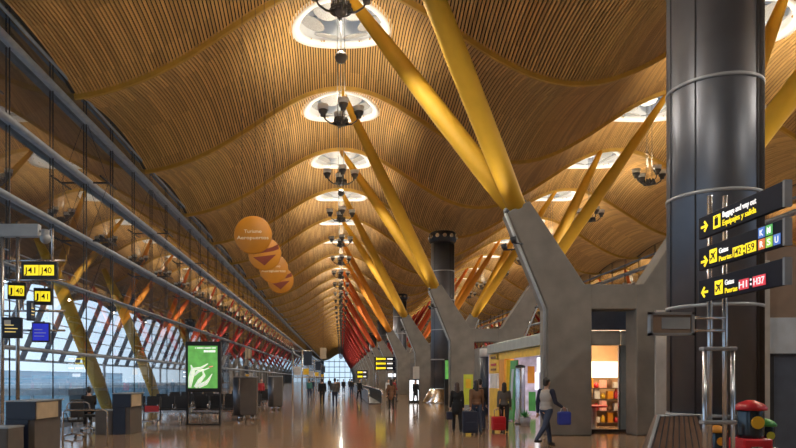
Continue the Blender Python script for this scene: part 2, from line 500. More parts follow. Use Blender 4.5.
def make_chandelier(parts=True):
    root = thing('hanging_lamp_cluster', '', 'lamp', (0,0,0))
    def add(name, fn, m, parent=root):
        bm = bm_new(); fn(bm); return obj(name, bm, m, parent, True)
    def hub(bm):
        lathe(bm, [(.05,-.14),(.16,-.1),(.2,0),(.16,.1),(.2,.14),(.08,.22)], seg=14)
        for k in range(10):
            a = 2*PI*k/10; tube(bm, [(.27*math.cos(a), .27*math.sin(a), -.02), (.27*math.cos(a), .27*math.sin(a), .2)], .045, 6)
        lathe(bm, [(.34,-.03),(.36,0),(.34,.03),(.30,0),(.34,-.03)], seg=20, cap=False)
    def arm(a):
        c, s = math.cos(a), math.sin(a)
        return lambda bm: tube(bm, [(.2*c,.2*s,-.06),(.45*c,.45*s,-.02),(.68*c,.68*s,.14),(.76*c,.76*s,.30)], [.035,.035,.03,.03], 6)
    def cup(a):
        c, s = math.cos(a), math.sin(a)
        return lambda bm: lathe(bm, [(.05,.26),(.11,.27),(.12,.38),(.18,.43),(.21,.54),(.19,.54),(.10,.43)], .78*c, .78*s, 14)
    def shade(a):
        c, s = math.cos(a), math.sin(a)
        return lambda bm: lathe(bm, [(.205,.54),(.24,.76),(.225,.76),(.19,.55)], .78*c, .78*s, 14)
    def bulb(a):
        c, s = math.cos(a), math.sin(a)
        return lambda bm: ball(bm, (.78*c, .78*s, .60), .085, seg=8)
    def cables(bm):
        for x, y in ((.16,0),(-.16,0),(0,.16)): tube(bm, [(x,y,.1),(x,y,4.6)], .014, 5)
    angs = [2*PI*k/4 + .12 for k in range(4)]
    if parts:
        add('hub', hub, M['lamp_dark'])
        for a in angs:
            ao = add('arm', arm(a), M['lamp_dark'])
            add('lamp_cup', cup(a), M['lamp_dark'], ao); add('lamp_shade', shade(a), M['lamp_glass'], ao); add('bulb', bulb(a), M['bulb'], ao)
        add('cable', cables, M['lamp_dark'])
    else:
        def all_(bm):
            hub(bm)
            for a in angs: arm(a)(bm); cup(a)(bm); shade(a)(bm)
            cables(bm)
            for f in bm.faces: f.material_index = 0
            n = len(bm.faces)
            for a in angs: bulb(a)(bm)
            bm.faces.ensure_lookup_table()
            for f in bm.faces[n:]: f.material_index = 1
        bm = bm_new(); all_(bm); bpy.data.objects.remove(root)
        root = obj('hanging_lamp_cluster', bm, [M['lamp_dark'], M['bulb']])
    return root
ch_near = make_chandelier(True); ch_far = make_chandelier(False); used_n = used_f = False
spot = bpy.data.lights.new('uplight', 'SPOT'); spot.energy = 780; spot.color = (1.0, .86, .64); spot.spot_size = R_ = math.radians(168); spot.spot_blend = .6; spot.shadow_soft_size = .5
down = bpy.data.lights.new('down_fill', 'SPOT'); down.energy = 1000; down.color = (1.0, .90, .76); down.spot_size = math.radians(172); down.spot_blend = .4; down.shadow_soft_size = .14  # added fill below each cluster, whose own lamps all point up
used_s = False
for r, rx in enumerate(ROWS):
    side = 'central' if r == 0 else 'right-hand'
    for b in range(-2, 40 if r == 0 else 22):
        yc = YB + BAY*(b + .5)
        # skylights
        if b >= 0:
            if not used_s: o = sky0; used_s = True
            else: o = dup(sky0, (0,0,0))
            o.location = (rx, yc, 0)
            o['label'] = 'round white skylight with grey reflector discs, %s along the %s ceiling ridge' % (ordinal(b), side); o['group'] = 'skylights along the %s ridge' % side
        elif r == 0:
            o = dup(sky0, (rx, yc, 0), label='round white skylight above the camera, out of the top of the picture', group='skylights along the central ridge')
        else: o = dup(sky0, (rx, yc, 0), label='round white skylight above the camera on the right, out of the picture', group='skylights along the right-hand ridge')
        if True:
            lab = 'dark ring of upturned lamps on cables, %s along the %s ceiling ridge' % (ordinal(b), side) if b >= 0 else 'dark ring of upturned lamps above the camera on the %s ridge, out of the picture' % side
            grp = 'lamp clusters under the %s ridge' % side
            if b < 9:
                if not used_n: c = ch_near; used_n = True
                else: c = dup(ch_near, (0,0,0))
            else:
                if not used_f: c = ch_far; used_f = True
                else: c = dup(ch_far, (0,0,0))
            c.location = (rx, yc, 12.75); c['label'] = lab; c['group'] = grp; c['category'] = 'lamp'
        if b < 30:
            l = bpy.data.objects.new('uplight', spot); C.objects.link(l); l.location = (rx, yc, 13.75); l.rotation_euler = (PI, 0, 0)
            l = bpy.data.objects.new('down_fill', down); C.objects.link(l); l.location = (rx, yc, 12.42)
# balls hanging below two lamp clusters
for i, (yy, zz) in enumerate(((20.4, 11.35), (38.4, 12.2))):
    bm = bm_new(); ball(bm, (0,0,0), .19); tube(bm, [(0,0,.1), (0,0,1.24 if i == 0 else .39)], .012, 5)
    o = obj('hanging_ball', bm, M['lamp_dark'], None); o.location = (.0, yy, zz)
    tag(o, ['small dark ball hanging below the nearest ring of lamps', 'small dark ball hanging below the third ring of lamps'][i], 'ball', 'balls below the lamp clusters')

# portal frames: two leaning concrete piers, a cross beam, four coloured struts --------------
XM = 8.2
lp = [(6.2,0),(6.2,3.80),(5.02,6.72),(5.66,7.06),(7.32,4.55),(7.53,4.55),(7.53,0)]
def make_frame():
    root = thing('portal_frame', '', 'column', (XM, 0, 0))
    for s in (1, -1):
        bm = bm_new(); poly = [(p[0]-XM if s == 1 else XM-p[0], p[1]) for p in lp]
        prism(bm, poly, -.4, .4, bev=.035); pier = obj('pier', bm, M['concrete'], root, True)
        bm = bm_new()
        x = (6.12-XM)*s
        pts = [(x, -.36, .1), (x, -.36, 3.8), ((4.94-XM)*s, -.36, 6.68)]
        tube(bm, pts, .05, 8); obj('drain_pipe', bm, M['panel_steel'], pier, True)
        bm = bm_new(); 
        tube(bm, [((5.44-XM)*s,0,6.68),((5.30-XM)*s,0,7.02)], [.40,.37], 14); obj('cap', bm, M['duct_dark'], pier, True)
        for t in (1, -1):
            bm = bm_new(); fx = (5.16-XM)*s; tube(bm, [(fx, .55*t, 5.75), (fx-.05*s, .58*t, 5.93)], [.07, .10], 12)
            tube(bm, [(fx, .55*t, 5.75), ((5.5-XM)*s, .36*t, 5.75)], .025, 6); obj('added_floodlight', bm, M['duct_dark'], pier, True)  # small heads added on the piers to carry the roof fill
    bm = bm_new(); box(bm, 7.45-XM, XM-7.45, -.38, .38, 3.80, 4.55, bev=.03); obj('cross_beam', bm, M['concrete'], root, True)
    return root
fr0 = make_frame()
STR = {}
def strut_mesh(s, t, d):
    bm = bm_new()
    p0 = Vector(((5.33-XM)*s, .14*t, 6.92)); p1 = Vector(((0.02-XM)*s, 4.5*t - .4, 16.05))
    pts = [p0.lerp(p1, q) for q in (0,.15,.4,.65,.85,1)]
    tube(bm, pts, [.29,.32,.33,.28,.21,.13], 14)
    return bm
NF = 20
FL = []
for e_ in (560, 60):
    f_ = bpy.data.lights.new('roof_fill_beam', 'SPOT'); f_.energy = e_; f_.color = (1.0, .88, .68); f_.spot_size = math.radians(104 if e_ > 100 else 120); f_.spot_blend = .9; f_.shadow_soft_size = .12; FL.append(f_)  # added beams that fill the roof with light from the piers
frames = [fr0] + [dup(fr0, (0,0,0)) for k in range(NF)]
for k in range(-1, NF):
    d = 20.4 + 18*k
    r = frames[k+1]
    r.location = (XM, d + .4, 0)
    tone = 'yellow' if d < 70 else 'orange' if d < 110 else 'red'
    r['group'] = 'concrete portal frames down the hall'
    r['label'] = ('concrete pier pair with four %s roof struts, %s frame down the hall' % (tone, ordinal(k))) if k >= 0 else 'concrete pier pair with yellow roof struts beside the camera, out of the picture'
    if k < 14:
        for s in (1, -1):
            for t in (1, -1):
                for q, tgt in enumerate((-5.5, 8.2)):
                    l = bpy.data.objects.new('roof_fill_beam', FL[q]); C.objects.link(l); l.location = (XM + ((5.08, 6.9)[q]-XM)*s, d + .4 + (.60, .95)[q]*t, (6.02, 5.3)[q])
                    l.rotation_euler = (Vector((XM + (tgt-XM)*s, d + .4 + 4.4*t, 13.0)) - l.location).to_track_quat('-Z', 'Y').to_euler()
    for s in (1, -1):
        for t in (1, -1):
            o = obj('strut', strut_mesh(s, t, d), rainbow(d), r, True)

# air columns ------------------------------------------------------------------
def make_column():
    root = thing('ventilation_column', '', 'column', (0,0,0))
    bm = bm_new(); lathe(bm, [(.85,.0),(.85,11.55)], seg=56); obj('shaft', bm, M['duct'], root, True)
    for z in (1.0, 3.1, 5.25, 7.4, 9.5):
        bm = bm_new(); lathe(bm, [(.85,z-.035),(.87,z-.03),(.87,z+.03),(.85,z+.035)], seg=56, cap=False); obj('band', bm, M['panel_steel'], root, True)
    bm = bm_new()
    for a in (20, 60, 140, 180, 220, 300): 
        a = math.radians(a); lathe(bm, [(.018,.0),(.018,11.5)], .85*math.cos(a), .85*math.sin(a), 6)
    obj('seam', bm, M['duct_dark'], root, True)
    for a in (-60, -100+5):
        pass
    bm = bm_new()
    for i in range(13):
        a0 = math.radians(-62 + 3*i)
        lathe(bm, [(.012,1.1),(.012,11.4)], .853*math.cos(a0), .853*math.sin(a0), 5)
    obj('grille', bm, M['grille'], root, True)
    bm = bm_new(); lathe(bm, [(.85,11.55),(.98,11.7),(.98,12.25),(.85,12.35)], seg=40); col = obj('collar', bm, M['duct_dark'], root, True)
    for i in range(12):
        a = 2*PI*i/12; bm = bm_new(); c, s = math.cos(a), math.sin(a)
        tube(bm, [(.95*c,.95*s,11.98),(1.06*c,1.06*s,11.98)], [.17,.14], 10); obj('nozzle', bm, M['steel'], col, True)
    return root
vc = make_column()
for i, k in enumerate((0,1,2,3,4,5)):
    d = 13.5 + 36*k
    r = vc if i == 0 else dup(vc, (0,0,0)); r.location = (7.4, d, 0); r['group'] = 'metal ventilation columns'
    r['label'] = ['big dark steel ventilation column on the right, behind the direction signs', 'dark steel ventilation column with round nozzles, behind the second concrete pier', 'steel ventilation column half hidden behind the third concrete pier'][i] if i < 3 else 'far steel ventilation column, %s in the row, hidden among the piers' % ordinal(i)
# flared foot of the second column
bm = bm_new(); lathe(bm, [(1.5,0),(1.45,.05),(.95,.95),(.86,1.0)], 7.4, 49.5, 40)
tag(obj('column_skirt', bm, M['chrome']), 'shiny flared steel skirt around the foot of the second ventilation column', 'skirt')
# sloping cowl in front of the near column
root = thing('sloping_cowl', 'brown grooved sloping cowl at the foot of the big steel column', 'cowl', (6.1, 12.2, 0))
bm = bm_new()
def hexa(bm, b, t):
    v = [bm.verts.new(p) for p in b + t]
    for q in ((0,3,2,1),(4,5,6,7),(0,1,5,4),(1,2,6,5),(2,3,7,6),(3,0,4,7)): bm.faces.new([v[i] for i in q])
hexa(bm, [(4.95,11.3,0),(6.30,11.3,0),(6.6,12.9,0),(5.55,12.9,0)], [(5.86,12.55,1.02),(6.62,12.55,1.02),(6.7,12.9,1.02),(5.95,12.9,1.02)])
obj('body', bm, M['cowl'], root)
for i in range(9):
    q = (i+.5)/9; bm = bm_new()
    a = Vector((4.95,11.3,0)).lerp(Vector((6.3,11.3,0)), q); b = Vector((5.86,12.55,1.02)).lerp(Vector((6.62,12.55,1.02)), q)
    tube(bm, [a, b], .012, 6); obj('groove_strip', bm, M['duct_dark'], root)
bm = bm_new(); tube(bm, [(4.95,11.3,0),(5.86,12.55,1.02),(6.62,12.55,1.02),(6.3,11.3,0)], .03, 8); obj('edge_trim', bm, M['panel_steel'], root)

# direction sign post ------------------------------------------------------------
XS, YL, YR = 5.48, 10.35, 8.37
post = thing('sign_post', 'tall steel sign post with twin poles and lower rail frame, right foreground', 'post', (5.75, 10.4, 0))
for x in (5.64, 5.87):
    bm = bm_new(); tube(bm, [(x,10.4,0),(x,10.4,4.5)], .035, 12); obj('pole', bm, M['steel'], post)
for x in (5.54, 5.97):
    bm = bm_new(); tube(bm, [(x,10.36,0),(x,10.36,2.15)], .032, 12); obj('frame_post', bm, M['steel'], post)
for z in (2.16, 1.04):
    bm = bm_new(); box(bm, 5.50, 6.01, 10.30, 10.46, z-.03, z+.03, bev=.015); obj('cross_bar', bm, M['sign_edge'], post)
for z in (2.63, 2.44):
    bm = bm_new(); tube(bm, [(5.28,10.35,z),(5.86,10.38,z)], .022, 8); obj('arm', bm, M['steel'], post)
bm = bm_new(); lathe(bm, [(.3,0),(.3,.02),(.05,.05)], 5.75, 10.4, 20); obj('base_plate', bm, M['steel'], post)
# side display frame
df = thing('information_board', 'grey framed blank panel held out left from the sign post', 'panel', (4.95, 10.2, 2.52))
bm = bm_new()
for a in ((4.62,5.28,2.66,2.70),(4.62,5.28,2.35,2.39),(4.62,4.66,2.35,2.70),(5.24,5.28,2.35,2.70)): box(bm, a[0],a[1],10.15,10.25,a[2],a[3])
obj('frame', bm, M['sign_edge'], df)
bm = bm_new(); box(bm, 4.66,5.24,10.18,10.23,2.39,2.66); obj('panel', bm, M['brown_wall'], df)
bm = bm_new(); box(bm, 4.80,5.22,10.165,10.18,2.45,2.62); obj('plate', bm, M['panel_steel'], df)

def s2y(s): return YL - s
def icon_box(par, s0, s1, z0, z1, m, name='pictogram'):
    bm = bm_new(); box(bm, XS-.046, XS-.038, s2y(s1), s2y(s0), z0, z1, bev=.003); return obj(name, bm, m, par)
def arrow(par, s0, s1, zc, right):
    bm = bm_new(); L = s1 - s0; h = .055
    a, b = (s1, s0) if right else (s0, s1); sg = 1 if right else -1
    pts = [(a, 0), (a - sg*.085, .085), (a - sg*.115, .062), (a - sg*.068, .018), (b, .018), (b, -.018), (a - sg*.068, -.018), (a - sg*.115, -.062), (a - sg*.085, -.085)]
    v = [bm.verts.new((XS-.044, s2y(s), zc + z)) for s, z in pts]
    for tri in ((0,1,2,3),(0,3,4,5,6),(0,6,7,8)): bm.faces.new([v[i] for i in tri])
    ret = bmesh.ops.extrude_face_region(bm, geom=list(bm.faces)); bmesh.ops.translate(bm, vec=(.006,0,0), verts=[g for g in ret['geom'] if isinstance(g, bmesh.types.BMVert)])
    bmesh.ops.recalc_face_normals(bm, faces=bm.faces)
    obj('arrow', bm, M['sign_yellow'], par)
def plane_icon(par, s0, s1, z0, z1):
    p = icon_box(par, s0, s1, z0, z1, M['sign_yellow'])
    bm = bm_new(); sc, zc = (s0+s1)/2, (z0+z1)/2; k = (s1-s0)
    pts = [(-.4,-.28),(.36,.36),(.44,.28),(-.28,-.36)]
    for poly in (pts, [(-.1,.0),(-.34,.22),(-.26,.26),(.12,.16)], [(.02,-.06),(.16,.12),(.3,-.3),(.22,-.34)], [(-.3,-.26),(-.44,-.1),(-.36,-.08),(-.22,-.2)]):
        v = [bm.verts.new((XS-.049, s2y(sc + a*k), zc + b*k)) for a, b in poly]; bm.faces.new(v)
    obj('aeroplane_mark', bm, M['sign_dark'], p)
def board(label, z0, z1):
    r = thing('direction_sign', label, 'sign', (XS, (YL+YR)/2, z0), group='direction signs on the post')
    bm = bm_new(); box(bm, XS-.035, XS+.035, YR, YL, z0, z1, bev=.006); obj('board', bm, M['sign_dark'], r)
    bm = bm_new(); box(bm, XS-.045, XS+.05, YR-.04, YR+.0, z0-.005, z1+.005); obj('end_cap', bm, M['sign_edge'], r)
    bm = bm_new(); box(bm, XS+.03, 5.66, 10.31, 10.36, z0+.1, z1-.1); obj('bracket', bm, M['steel'], r)
    return r
b1 = board('dark sign reading Baggage and way out, topmost of the three on the post', 3.82, 4.14)
arrow(b1, .08, .27, 3.98, True)
p = icon_box(b1, .42, .60, 3.885, 4.075, M['sign_yellow'])
bm = bm_new(); box(bm, XS-.052, XS-.046, s2y(.555), s2y(.465), 3.92, 4.03, bev=.002); tube(bm, [(XS-.049, s2y(.49), 4.03),(XS-.049, s2y(.49), 4.05),(XS-.049, s2y(.53), 4.05),(XS-.049, s2y(.53), 4.03)], .006, 5); obj('suitcase_mark', bm, M['sign_dark'], p)
text('lettering', 'Baggage and way out', .115, M['sign_white'], facing_left(XS-.04, s2y(.65), 4.005), b1, width=.78)
text('lettering', 'Equipajes y salida', .115, M['sign_yellow'], facing_left(XS-.04, s2y(.65), 3.885), b1, width=.78)
b2 = board('dark sign reading Gates J42 to J59 with coloured letter boxes, middle of three', 3.345, 3.675)
arrow(b2, .08, .27, 3.46, True); plane_icon(b2, .32, .51, 3.40, 3.60)
text('lettering', 'Gates', .105, M['sign_white'], facing_left(XS-.04, s2y(.56), 3.505), b2, width=.23)
text('lettering', 'Puertas', .105, M['sign_yellow'], facing_left(XS-.04, s2y(.56), 3.39), b2, width=.31)
def gate_box(par, s0, s1, z0, z1, m, t, tm, size):
    p = icon_box(par, s0, s1, z0, z1, m, 'gate_box')
    text('lettering', t, size, tm, facing_left(XS-.047, s2y((s0+s1)/2), z0 + (z1-z0)*.5 - size*.35), p, 'CENTER', width=(s1-s0)*(.84 if len(t) > 1 else .5))
gate_box(b2, .91, 1.15, 3.38, 3.52, M['sign_yellow'], 'J42', M['sign_dark'], .13)
gate_box(b2, 1.20, 1.44, 3.38, 3.52, M['sign_yellow'], 'J59', M['sign_dark'], .13)
for zz in (3.40+.03, 3.40+.09): icon_box(b2, 1.175-.014, 1.175+.014, zz-.014, zz+.014, M['sign_yellow'], 'dot')
for t, s0, z0, m in (('K',1.49,3.525,'sign_blue'),('M',1.645,3.525,'sign_green'),('R',1.49,3.375,'sign_orange'),('S',1.645,3.375,'sign_lime'),('U',1.80,3.375,'sign_blue')):
    gate_box(b2, s0, s0+.135, z0, z0+.135, M[m], t, M['sign_white'], .115)
b3 = board('dark sign reading Gates H1 to H37 in red boxes, lowest on the post', 2.86, 3.19)
arrow(b3, .08, .27, 3.0, False); plane_icon(b3, .46, .66, 2.92, 3.12)
text('lettering', 'Gates', .105, M['sign_white'], facing_left(XS-.04, s2y(.71), 3.03), b3, width=.22)
text('lettering', 'Puertas', .105, M['sign_yellow'], facing_left(XS-.04, s2y(.71), 2.915), b3, width=.30)
gate_box(b3, 1.06, 1.28, 2.91, 3.05, M['sign_red'], 'H1', M['sign_white'], .13)
gate_box(b3, 1.37, 1.64, 2.91, 3.05, M['sign_red'], 'H37', M['sign_white'], .13)
for zz in (2.93+.03, 2.93+.09): icon_box(b3, 1.325-.014, 1.325+.014, zz-.014, zz+.014, M['sign_white'], 'dot')

# sweet dispensers ------------------------------------------------------------
def dispenser(x, y, h, w, label, body, top, badge):
    r = thing('sweet_dispenser', label, 'dispenser', (x, y, 0), group='sweet dispensers beside the sign post')
    bm = bm_new(); box(bm, x-w/2, x+w/2, y-w/2, y+w/2, h*.08, h*.55, bev=.03); obj('body', bm, body, r)
    bm = bm_new(); lathe(bm, [(w*.5,0),(w*.5,.03),(w*.15,.06),(w*.15,h*.1)], x, y, 18); obj('foot', bm, M['black'], r)
    bm = bm_new(); lathe(bm, [(w*.40,h*.55),(w*.43,h*.6),(w*.43,h*.86),(w*.40,h*.9)], x, y, 20); obj('canister', bm, M['shop_glass_dark'], r)
    bm = bm_new(); lathe(bm, [(w*.52,h*.88),(w*.54,h*.91),(w*.40,h*.96),(w*.12,h)], x, y, 20); obj('lid', bm, top, r)
    bm = bm_new(); tube(bm, [(x, y-w*.47, h*.74),(x, y-w*.40, h*.74)], w*.22, 16); obj('badge', bm, badge, r)
    bm = bm_new(); box(bm, x-w*.28, x+w*.1, y-w/2-.02, y-w/2, h*.40, h*.46); obj('coin_plate', bm, M['steel'], r)
    bm = bm_new(); tube(bm, [(x+w*.2, y-w/2-.05, h*.42),(x+w*.2, y-w/2, h*.42)], .03, 10); obj('knob', bm, M['chrome'], r)
dispenser(6.62, 11.0, 1.36, .46, 'red sweet dispenser with a round yellow badge, right of the sign post', M['red'], M['red'], M['shop_yellow'])
dispenser(6.02, 10.9, .96, .30, 'small purple sweet dispenser with an orange dome, behind the sign post', M['cloth_navy'], M['disc'], M['shop_orange'])
dispenser(7.06, 11.3, 1.04, .30, 'small grey dispenser with a green top, right of the red dispenser', M['panel_steel'], M['shop_green'], M['shop_lime'])

# lift block at the right edge ---------------------------------------------------
bm = bm_new(); box(bm, 9.4, 13.5, 15.0, 18.5, 0, 4.62); box(bm, 9.14, 9.4, 14.9, 15.3, 0, 4.3, 1)
blk = struct('wall_lift', bm, [M['brown_wall'], M['panel_light']])
bm = bm_new(); box(bm, 9.42, 13.4, 14.93, 15.0, 2.25, 3.05); box(bm, 10.02, 10.04, 14.925, 14.93, 2.25, 3.05, 1); obj('fascia_panel', bm, [M['elevator_light'], M['duct_dark']], blk)
bm = bm_new(); box(bm, 9.5, 10.9, 14.95, 15.0, 0, 2.2); obj('door_leaf', bm, M['elevator'], blk)
bm = bm_new(); box(bm, 10.92, 12.3, 14.95, 15.0, 0, 2.2); obj('door_leaf', bm, M['elevator'], blk)
bm = bm_new(); box(bm, 9.40, 9.5, 14.92, 15.0, 0, 2.24); box(bm, 9.4, 12.4, 14.92, 15.0, 2.2, 2.26); obj('door_frame', bm, M['duct_dark'], blk)

# shop front between the near piers ------------------------------------------------
YF = 21.9
sh = struct('wall_shop', (lambda b: (box(b, 7.56, 9.72, YF, YF+.2, 3.28, 4.2), b)[1])(bm_new()), M['bulkhead'])
bm = bm_new(); box(bm, 7.56, 9.0, YF-.04, YF+.12, 2.78, 3.26, bev=.05); box(bm, 9.02, 9.72, YF-.04, YF+.12, 2.78, 3.26, bev=.05); obj('fascia', bm, M['panel_light'], sh)
bm = bm_new(); box(bm, 9.0, 9.55, YF, YF+.15, 0.08, 2.78); obj('side_panel', bm, M['panel_steel'], sh)
bm = bm_new(); box(bm, 9.55, 9.95, YF-.6, YF+.2, 0, 3.8); obj('pilaster', bm, M['panel_light'], sh)
bm = bm_new(); box(bm, 7.5, 9.6, YF-.06, YF+.2, 0, .08); obj('plinth', bm, M['black'], sh)
bm = bm_new(); box(bm, 7.56, 8.98, YF+.05, YF+.07, .08, 2.78); obj('shop_window', bm, M['glass_clear'], sh)
bm = bm_new(); box(bm, 7.56,7.61,YF,YF+.1,.08,2.78); box(bm, 8.95,9.0,YF,YF+.1,.08,2.78); obj('window_frame', bm, M['steel'], sh)
bm = bm_new(); box(bm, 7.5, 10.6, 25.4, 25.6, 0, 3.4); box(bm, 10.5, 10.6, YF+.2, 25.5, 0, 3.4); box(bm, 7.5, 10.6, YF+.2, 25.6, 3.4, 3.5)
struct('wall_shop_inside', bm, M['shop_wall'])
bm = bm_new(); box(bm, 8.1, 10.45, 25.3, 25.38, 1.75, 2.35); tag(obj('light_box', bm, M['shop_light']), 'long cream lit panel on the back wall inside the shop', 'lit panel')
bm = bm_new(); box(bm, 8.0, 10.2, 22.6, 25.0, 3.34, 3.39); tag(obj('ceiling_light', bm, M['shop_light']), 'flat warm ceiling light panel inside the shop', 'lamp')
shelf = thing('shop_shelf', 'dark stepped shelf unit full of goods inside the shop', 'shelf', (9.4, 24.9, 0))
LEV = [.12, .55, .98, 1.38]
for z in LEV:
    bm = bm_new(); box(bm, 8.4, 10.4, 24.6, 25.2, z-.04, z); obj('shelf_board', bm, M['cowl'], shelf)
for x in (8.37, 10.4):
    bm = bm_new(); box(bm, x, x+.03, 24.6, 25.2, 0, 1.45); obj('side', bm, M['cowl'], shelf)
goods = [('red','red'),('orange','shop_orange'),('yellow','shop_yellow'),('white','cloth_white'),('brown','cloth_brown'),('pink','ad_pink')]
for li, z in enumerate(LEV):
    for i in range(8):
        cn, ck = goods[(i*5 + li*3) % 6]
        x = 8.48 + i*.24; w = .09; h = .2 + .08*((i*7+li) % 3)
        bm = bm_new()
        if (i+li) % 2: box(bm, x, x+.19, 24.65, 24.85, z, z+h, bev=.01); nm = 'carton'
        else: lathe(bm, [(.07,z),(.085,z+.02),(.085,z+h*.7),(.035,z+h*.85),(.035,z+h)], x+.09, 24.75, 12); nm = 'bottle'
        o = obj(nm, bm, M[ck])
        tag(o, '%s %s on the %s shelf inside the shop, %s from the left' % (cn, nm, ['bottom','second','third','top'][li], ORD[i] if i else 'first'), nm, 'goods on the shop shelves')
disp = thing('display_table', 'round red display table low behind the shop window', 'table', (8.5, 22.9, 0))
bm = bm_new(); lathe(bm, [(.3,0),(.32,.03),(.1,.08),(.1,.75)], 8.5, 22.9, 20); obj('pedestal', bm, M['panel_light'], disp)
bm = bm_new(); lathe(bm, [(.44,.75),(.46,.77),(.46,.8),(.44,.82)], 8.5, 22.9, 24); obj('tabletop', bm, M['red'], disp)
sl = bpy.data.lights.new('shop_light', 'AREA'); sl.energy = 130; sl.color = (1, .72, .42); sl.size = 2; 
o = bpy.data.objects.new('shop_light', sl); C.objects.link(o); o.location = (9.0, 23.8, 3.3)

# yellow kiosk along the hall ------------------------------------------------------
XK = 6.95
kio = thing('kiosk', 'yellow framed shop with a grey header, behind the nearest pier', 'kiosk', (XK, 28.5, 0))
def kbox(name, y0, y1, z0, z1, m, x0=XK, x1=XK+.2, bev=0, par=None):
    bm = bm_new(); box(bm, x0, x1, y0, y1, z0, z1, bev=bev); return obj(name, bm, m, par or kio)
kbox('header', 22.4, 31.9, 2.86, 3.28, M['shop_head'], XK-.1, XK+.5, .03)
kbox('roof', 25.8, 31.9, 3.28, 3.34, M['concrete'], XK+.1, 10.4)
kbox('fascia', 22.4, 30.3, 2.55, 2.84, M['shop_yellow'])
kbox('sign_panel', 30.0, 31.9, 1.95, 2.84, M['shop_yellow'])
kbox('poster', 30.25, 31.6, 1.3, 1.93, M['cloth_white'], XK-.02, XK+.1)
kbox('post', 30.0, 31.9, 0, 1.28, M['shop_yellow'])
kbox('post', 28.9, 29.9, 0, 2.55, M['shop_orange'], XK, XK+.4)
kbox('post', 28.55, 28.72, 0, 2.5, M['shop_yellow'])
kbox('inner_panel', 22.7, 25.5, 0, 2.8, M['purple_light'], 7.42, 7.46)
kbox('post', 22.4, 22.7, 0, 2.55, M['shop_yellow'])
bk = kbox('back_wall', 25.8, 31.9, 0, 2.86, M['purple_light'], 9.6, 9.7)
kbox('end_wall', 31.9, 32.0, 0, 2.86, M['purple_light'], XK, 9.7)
for i, (xa, za, zb_, mm) in enumerate(((8.3,1.3,2.1,'panel_white'),(8.75,1.5,2.3,'shop_orange'),(9.1,1.2,2.0,'panel_white'),(7.6,1.4,2.2,'shop_lime'),(8.0,2.25,2.6,'red'),(8.8,.2,1.1,'shop_green'))):
    kbox('wall_poster', 31.86, 31.9, za, zb_, M[mm], xa, xa+.32)
kl = bpy.data.lights.new('kiosk_light', 'AREA'); kl.energy = 70; kl.color = (1, .92, .85); kl.size = 1.5
o = bpy.data.objects.new('kiosk_light', kl); C.objects.link(o); o.location = (8.2, 29.0, 2.8)
kbox('counter', 26.2, 28.4, 0, 1.0, M['shop_lime'], 8.4, 9.0, .02)
for i, z in enumerate((2.3, 2.08, 2.62)):
    bm = bm_new(); box(bm, XK-.03, XK-.005, 30.45, 31.45, z, z+.10); obj('sign_stripe', bm, [M['red'], M['cloth_brown'], M['cloth_brown']][i], kio)
gp = thing('green_signboard', 'tall leaning green sign panel in the yellow kiosk doorway', 'sign', (7.1, 27.9, 0))
bm = bm_new(); hexa(bm, [(6.95,27.5,0),(7.02,27.5,0),(7.02,28.3,0),(6.95,28.3,0)], [(6.95,26.9,2.45),(7.02,26.9,2.45),(7.02,27.9,2.45),(6.95,27.9,2.45)]); obj('board', bm, M['shop_green'], gp)
bm = bm_new(); hexa(bm, [(6.93,27.55,.9),(6.945,27.55,.9),(6.945,27.9,.9),(6.93,27.9,.9)], [(6.93,27.25,2.1),(6.945,27.25,2.1),(6.945,27.6,2.1),(6.93,27.6,2.1)]); obj('picture', bm, M['elevator_light'], gp)
bm = bm_new(); box(bm, 6.88, 7.2, 27.5, 28.35, 0, .06); obj('base', bm, M['steel'], gp)
cy = thing('steel_cylinder', 'tall brushed steel cylinder standing in front of the yellow kiosk', 'bin', (6.75, 25.6, 0))
bm = bm_new(); lathe(bm, [(.17,.03),(.18,.06),(.18,2.1),(.17,2.14)], 6.75, 25.6, 24); obj('body', bm, M['steel'], cy)
bm = bm_new(); lathe(bm, [(.21,0),(.21,.04)], 6.75, 25.6, 24); obj('foot', bm, M['black'], cy)
bm = bm_new(); lathe(bm, [(.185,2.14),(.185,2.2),(.05,2.24)], 6.75, 25.6, 24); obj('cap', bm, M['black'], cy)
for i, (y, z, lab) in enumerate(((24.6, 1.75, 'small lit white poster in the kiosk, nearer the pier'), (25.1, 1.95, 'small lit white poster in the kiosk, beside the steel cylinder'))):
    bm = bm_new(); box(bm, 7.3, 7.34, y-.25, y+.25, z, z+.55); 
    o = thing('hanging_poster', lab, 'poster', (7.32, y, z), group='lit posters in the kiosk'); obj('panel', bm, M['panel_white'], o)
    bm = bm_new(); tube(bm, [(7.32, y, z+.5), (7.32, y, 2.855)], .008, 5); obj('cord', bm, M['black'], o)
tr = thing('potted_plant', 'low green plant in a grey pot by the kiosk entrance', 'plant', (6.75, 24.9, 0))
bm = bm_new(); lathe(bm, [(.16,0),(.2,.3),(.18,.3),(.15,.05)], 6.75, 24.9, 18); obj('pot', bm, M['panel_steel'], tr)
bm = bm_new()
for i in range(40):
    a = random.uniform(0, 2*PI); e = random.uniform(.2,1.3); L = random.uniform(.2,.4)
    p0 = Vector((6.75, 24.9, .28)); d = Vector((math.cos(a)*math.cos(e), math.sin(a)*math.cos(e), math.sin(e))); n = Vector((-math.sin(a), math.cos(a), 0))*.03
    v = [bm.verts.new(q) for q in (p0, p0 + d*L*.5 + n, p0 + d*L, p0 + d*L*.5 - n)]; bm.faces.new(v)
obj('leaves', bm, M['shop_green'], tr)
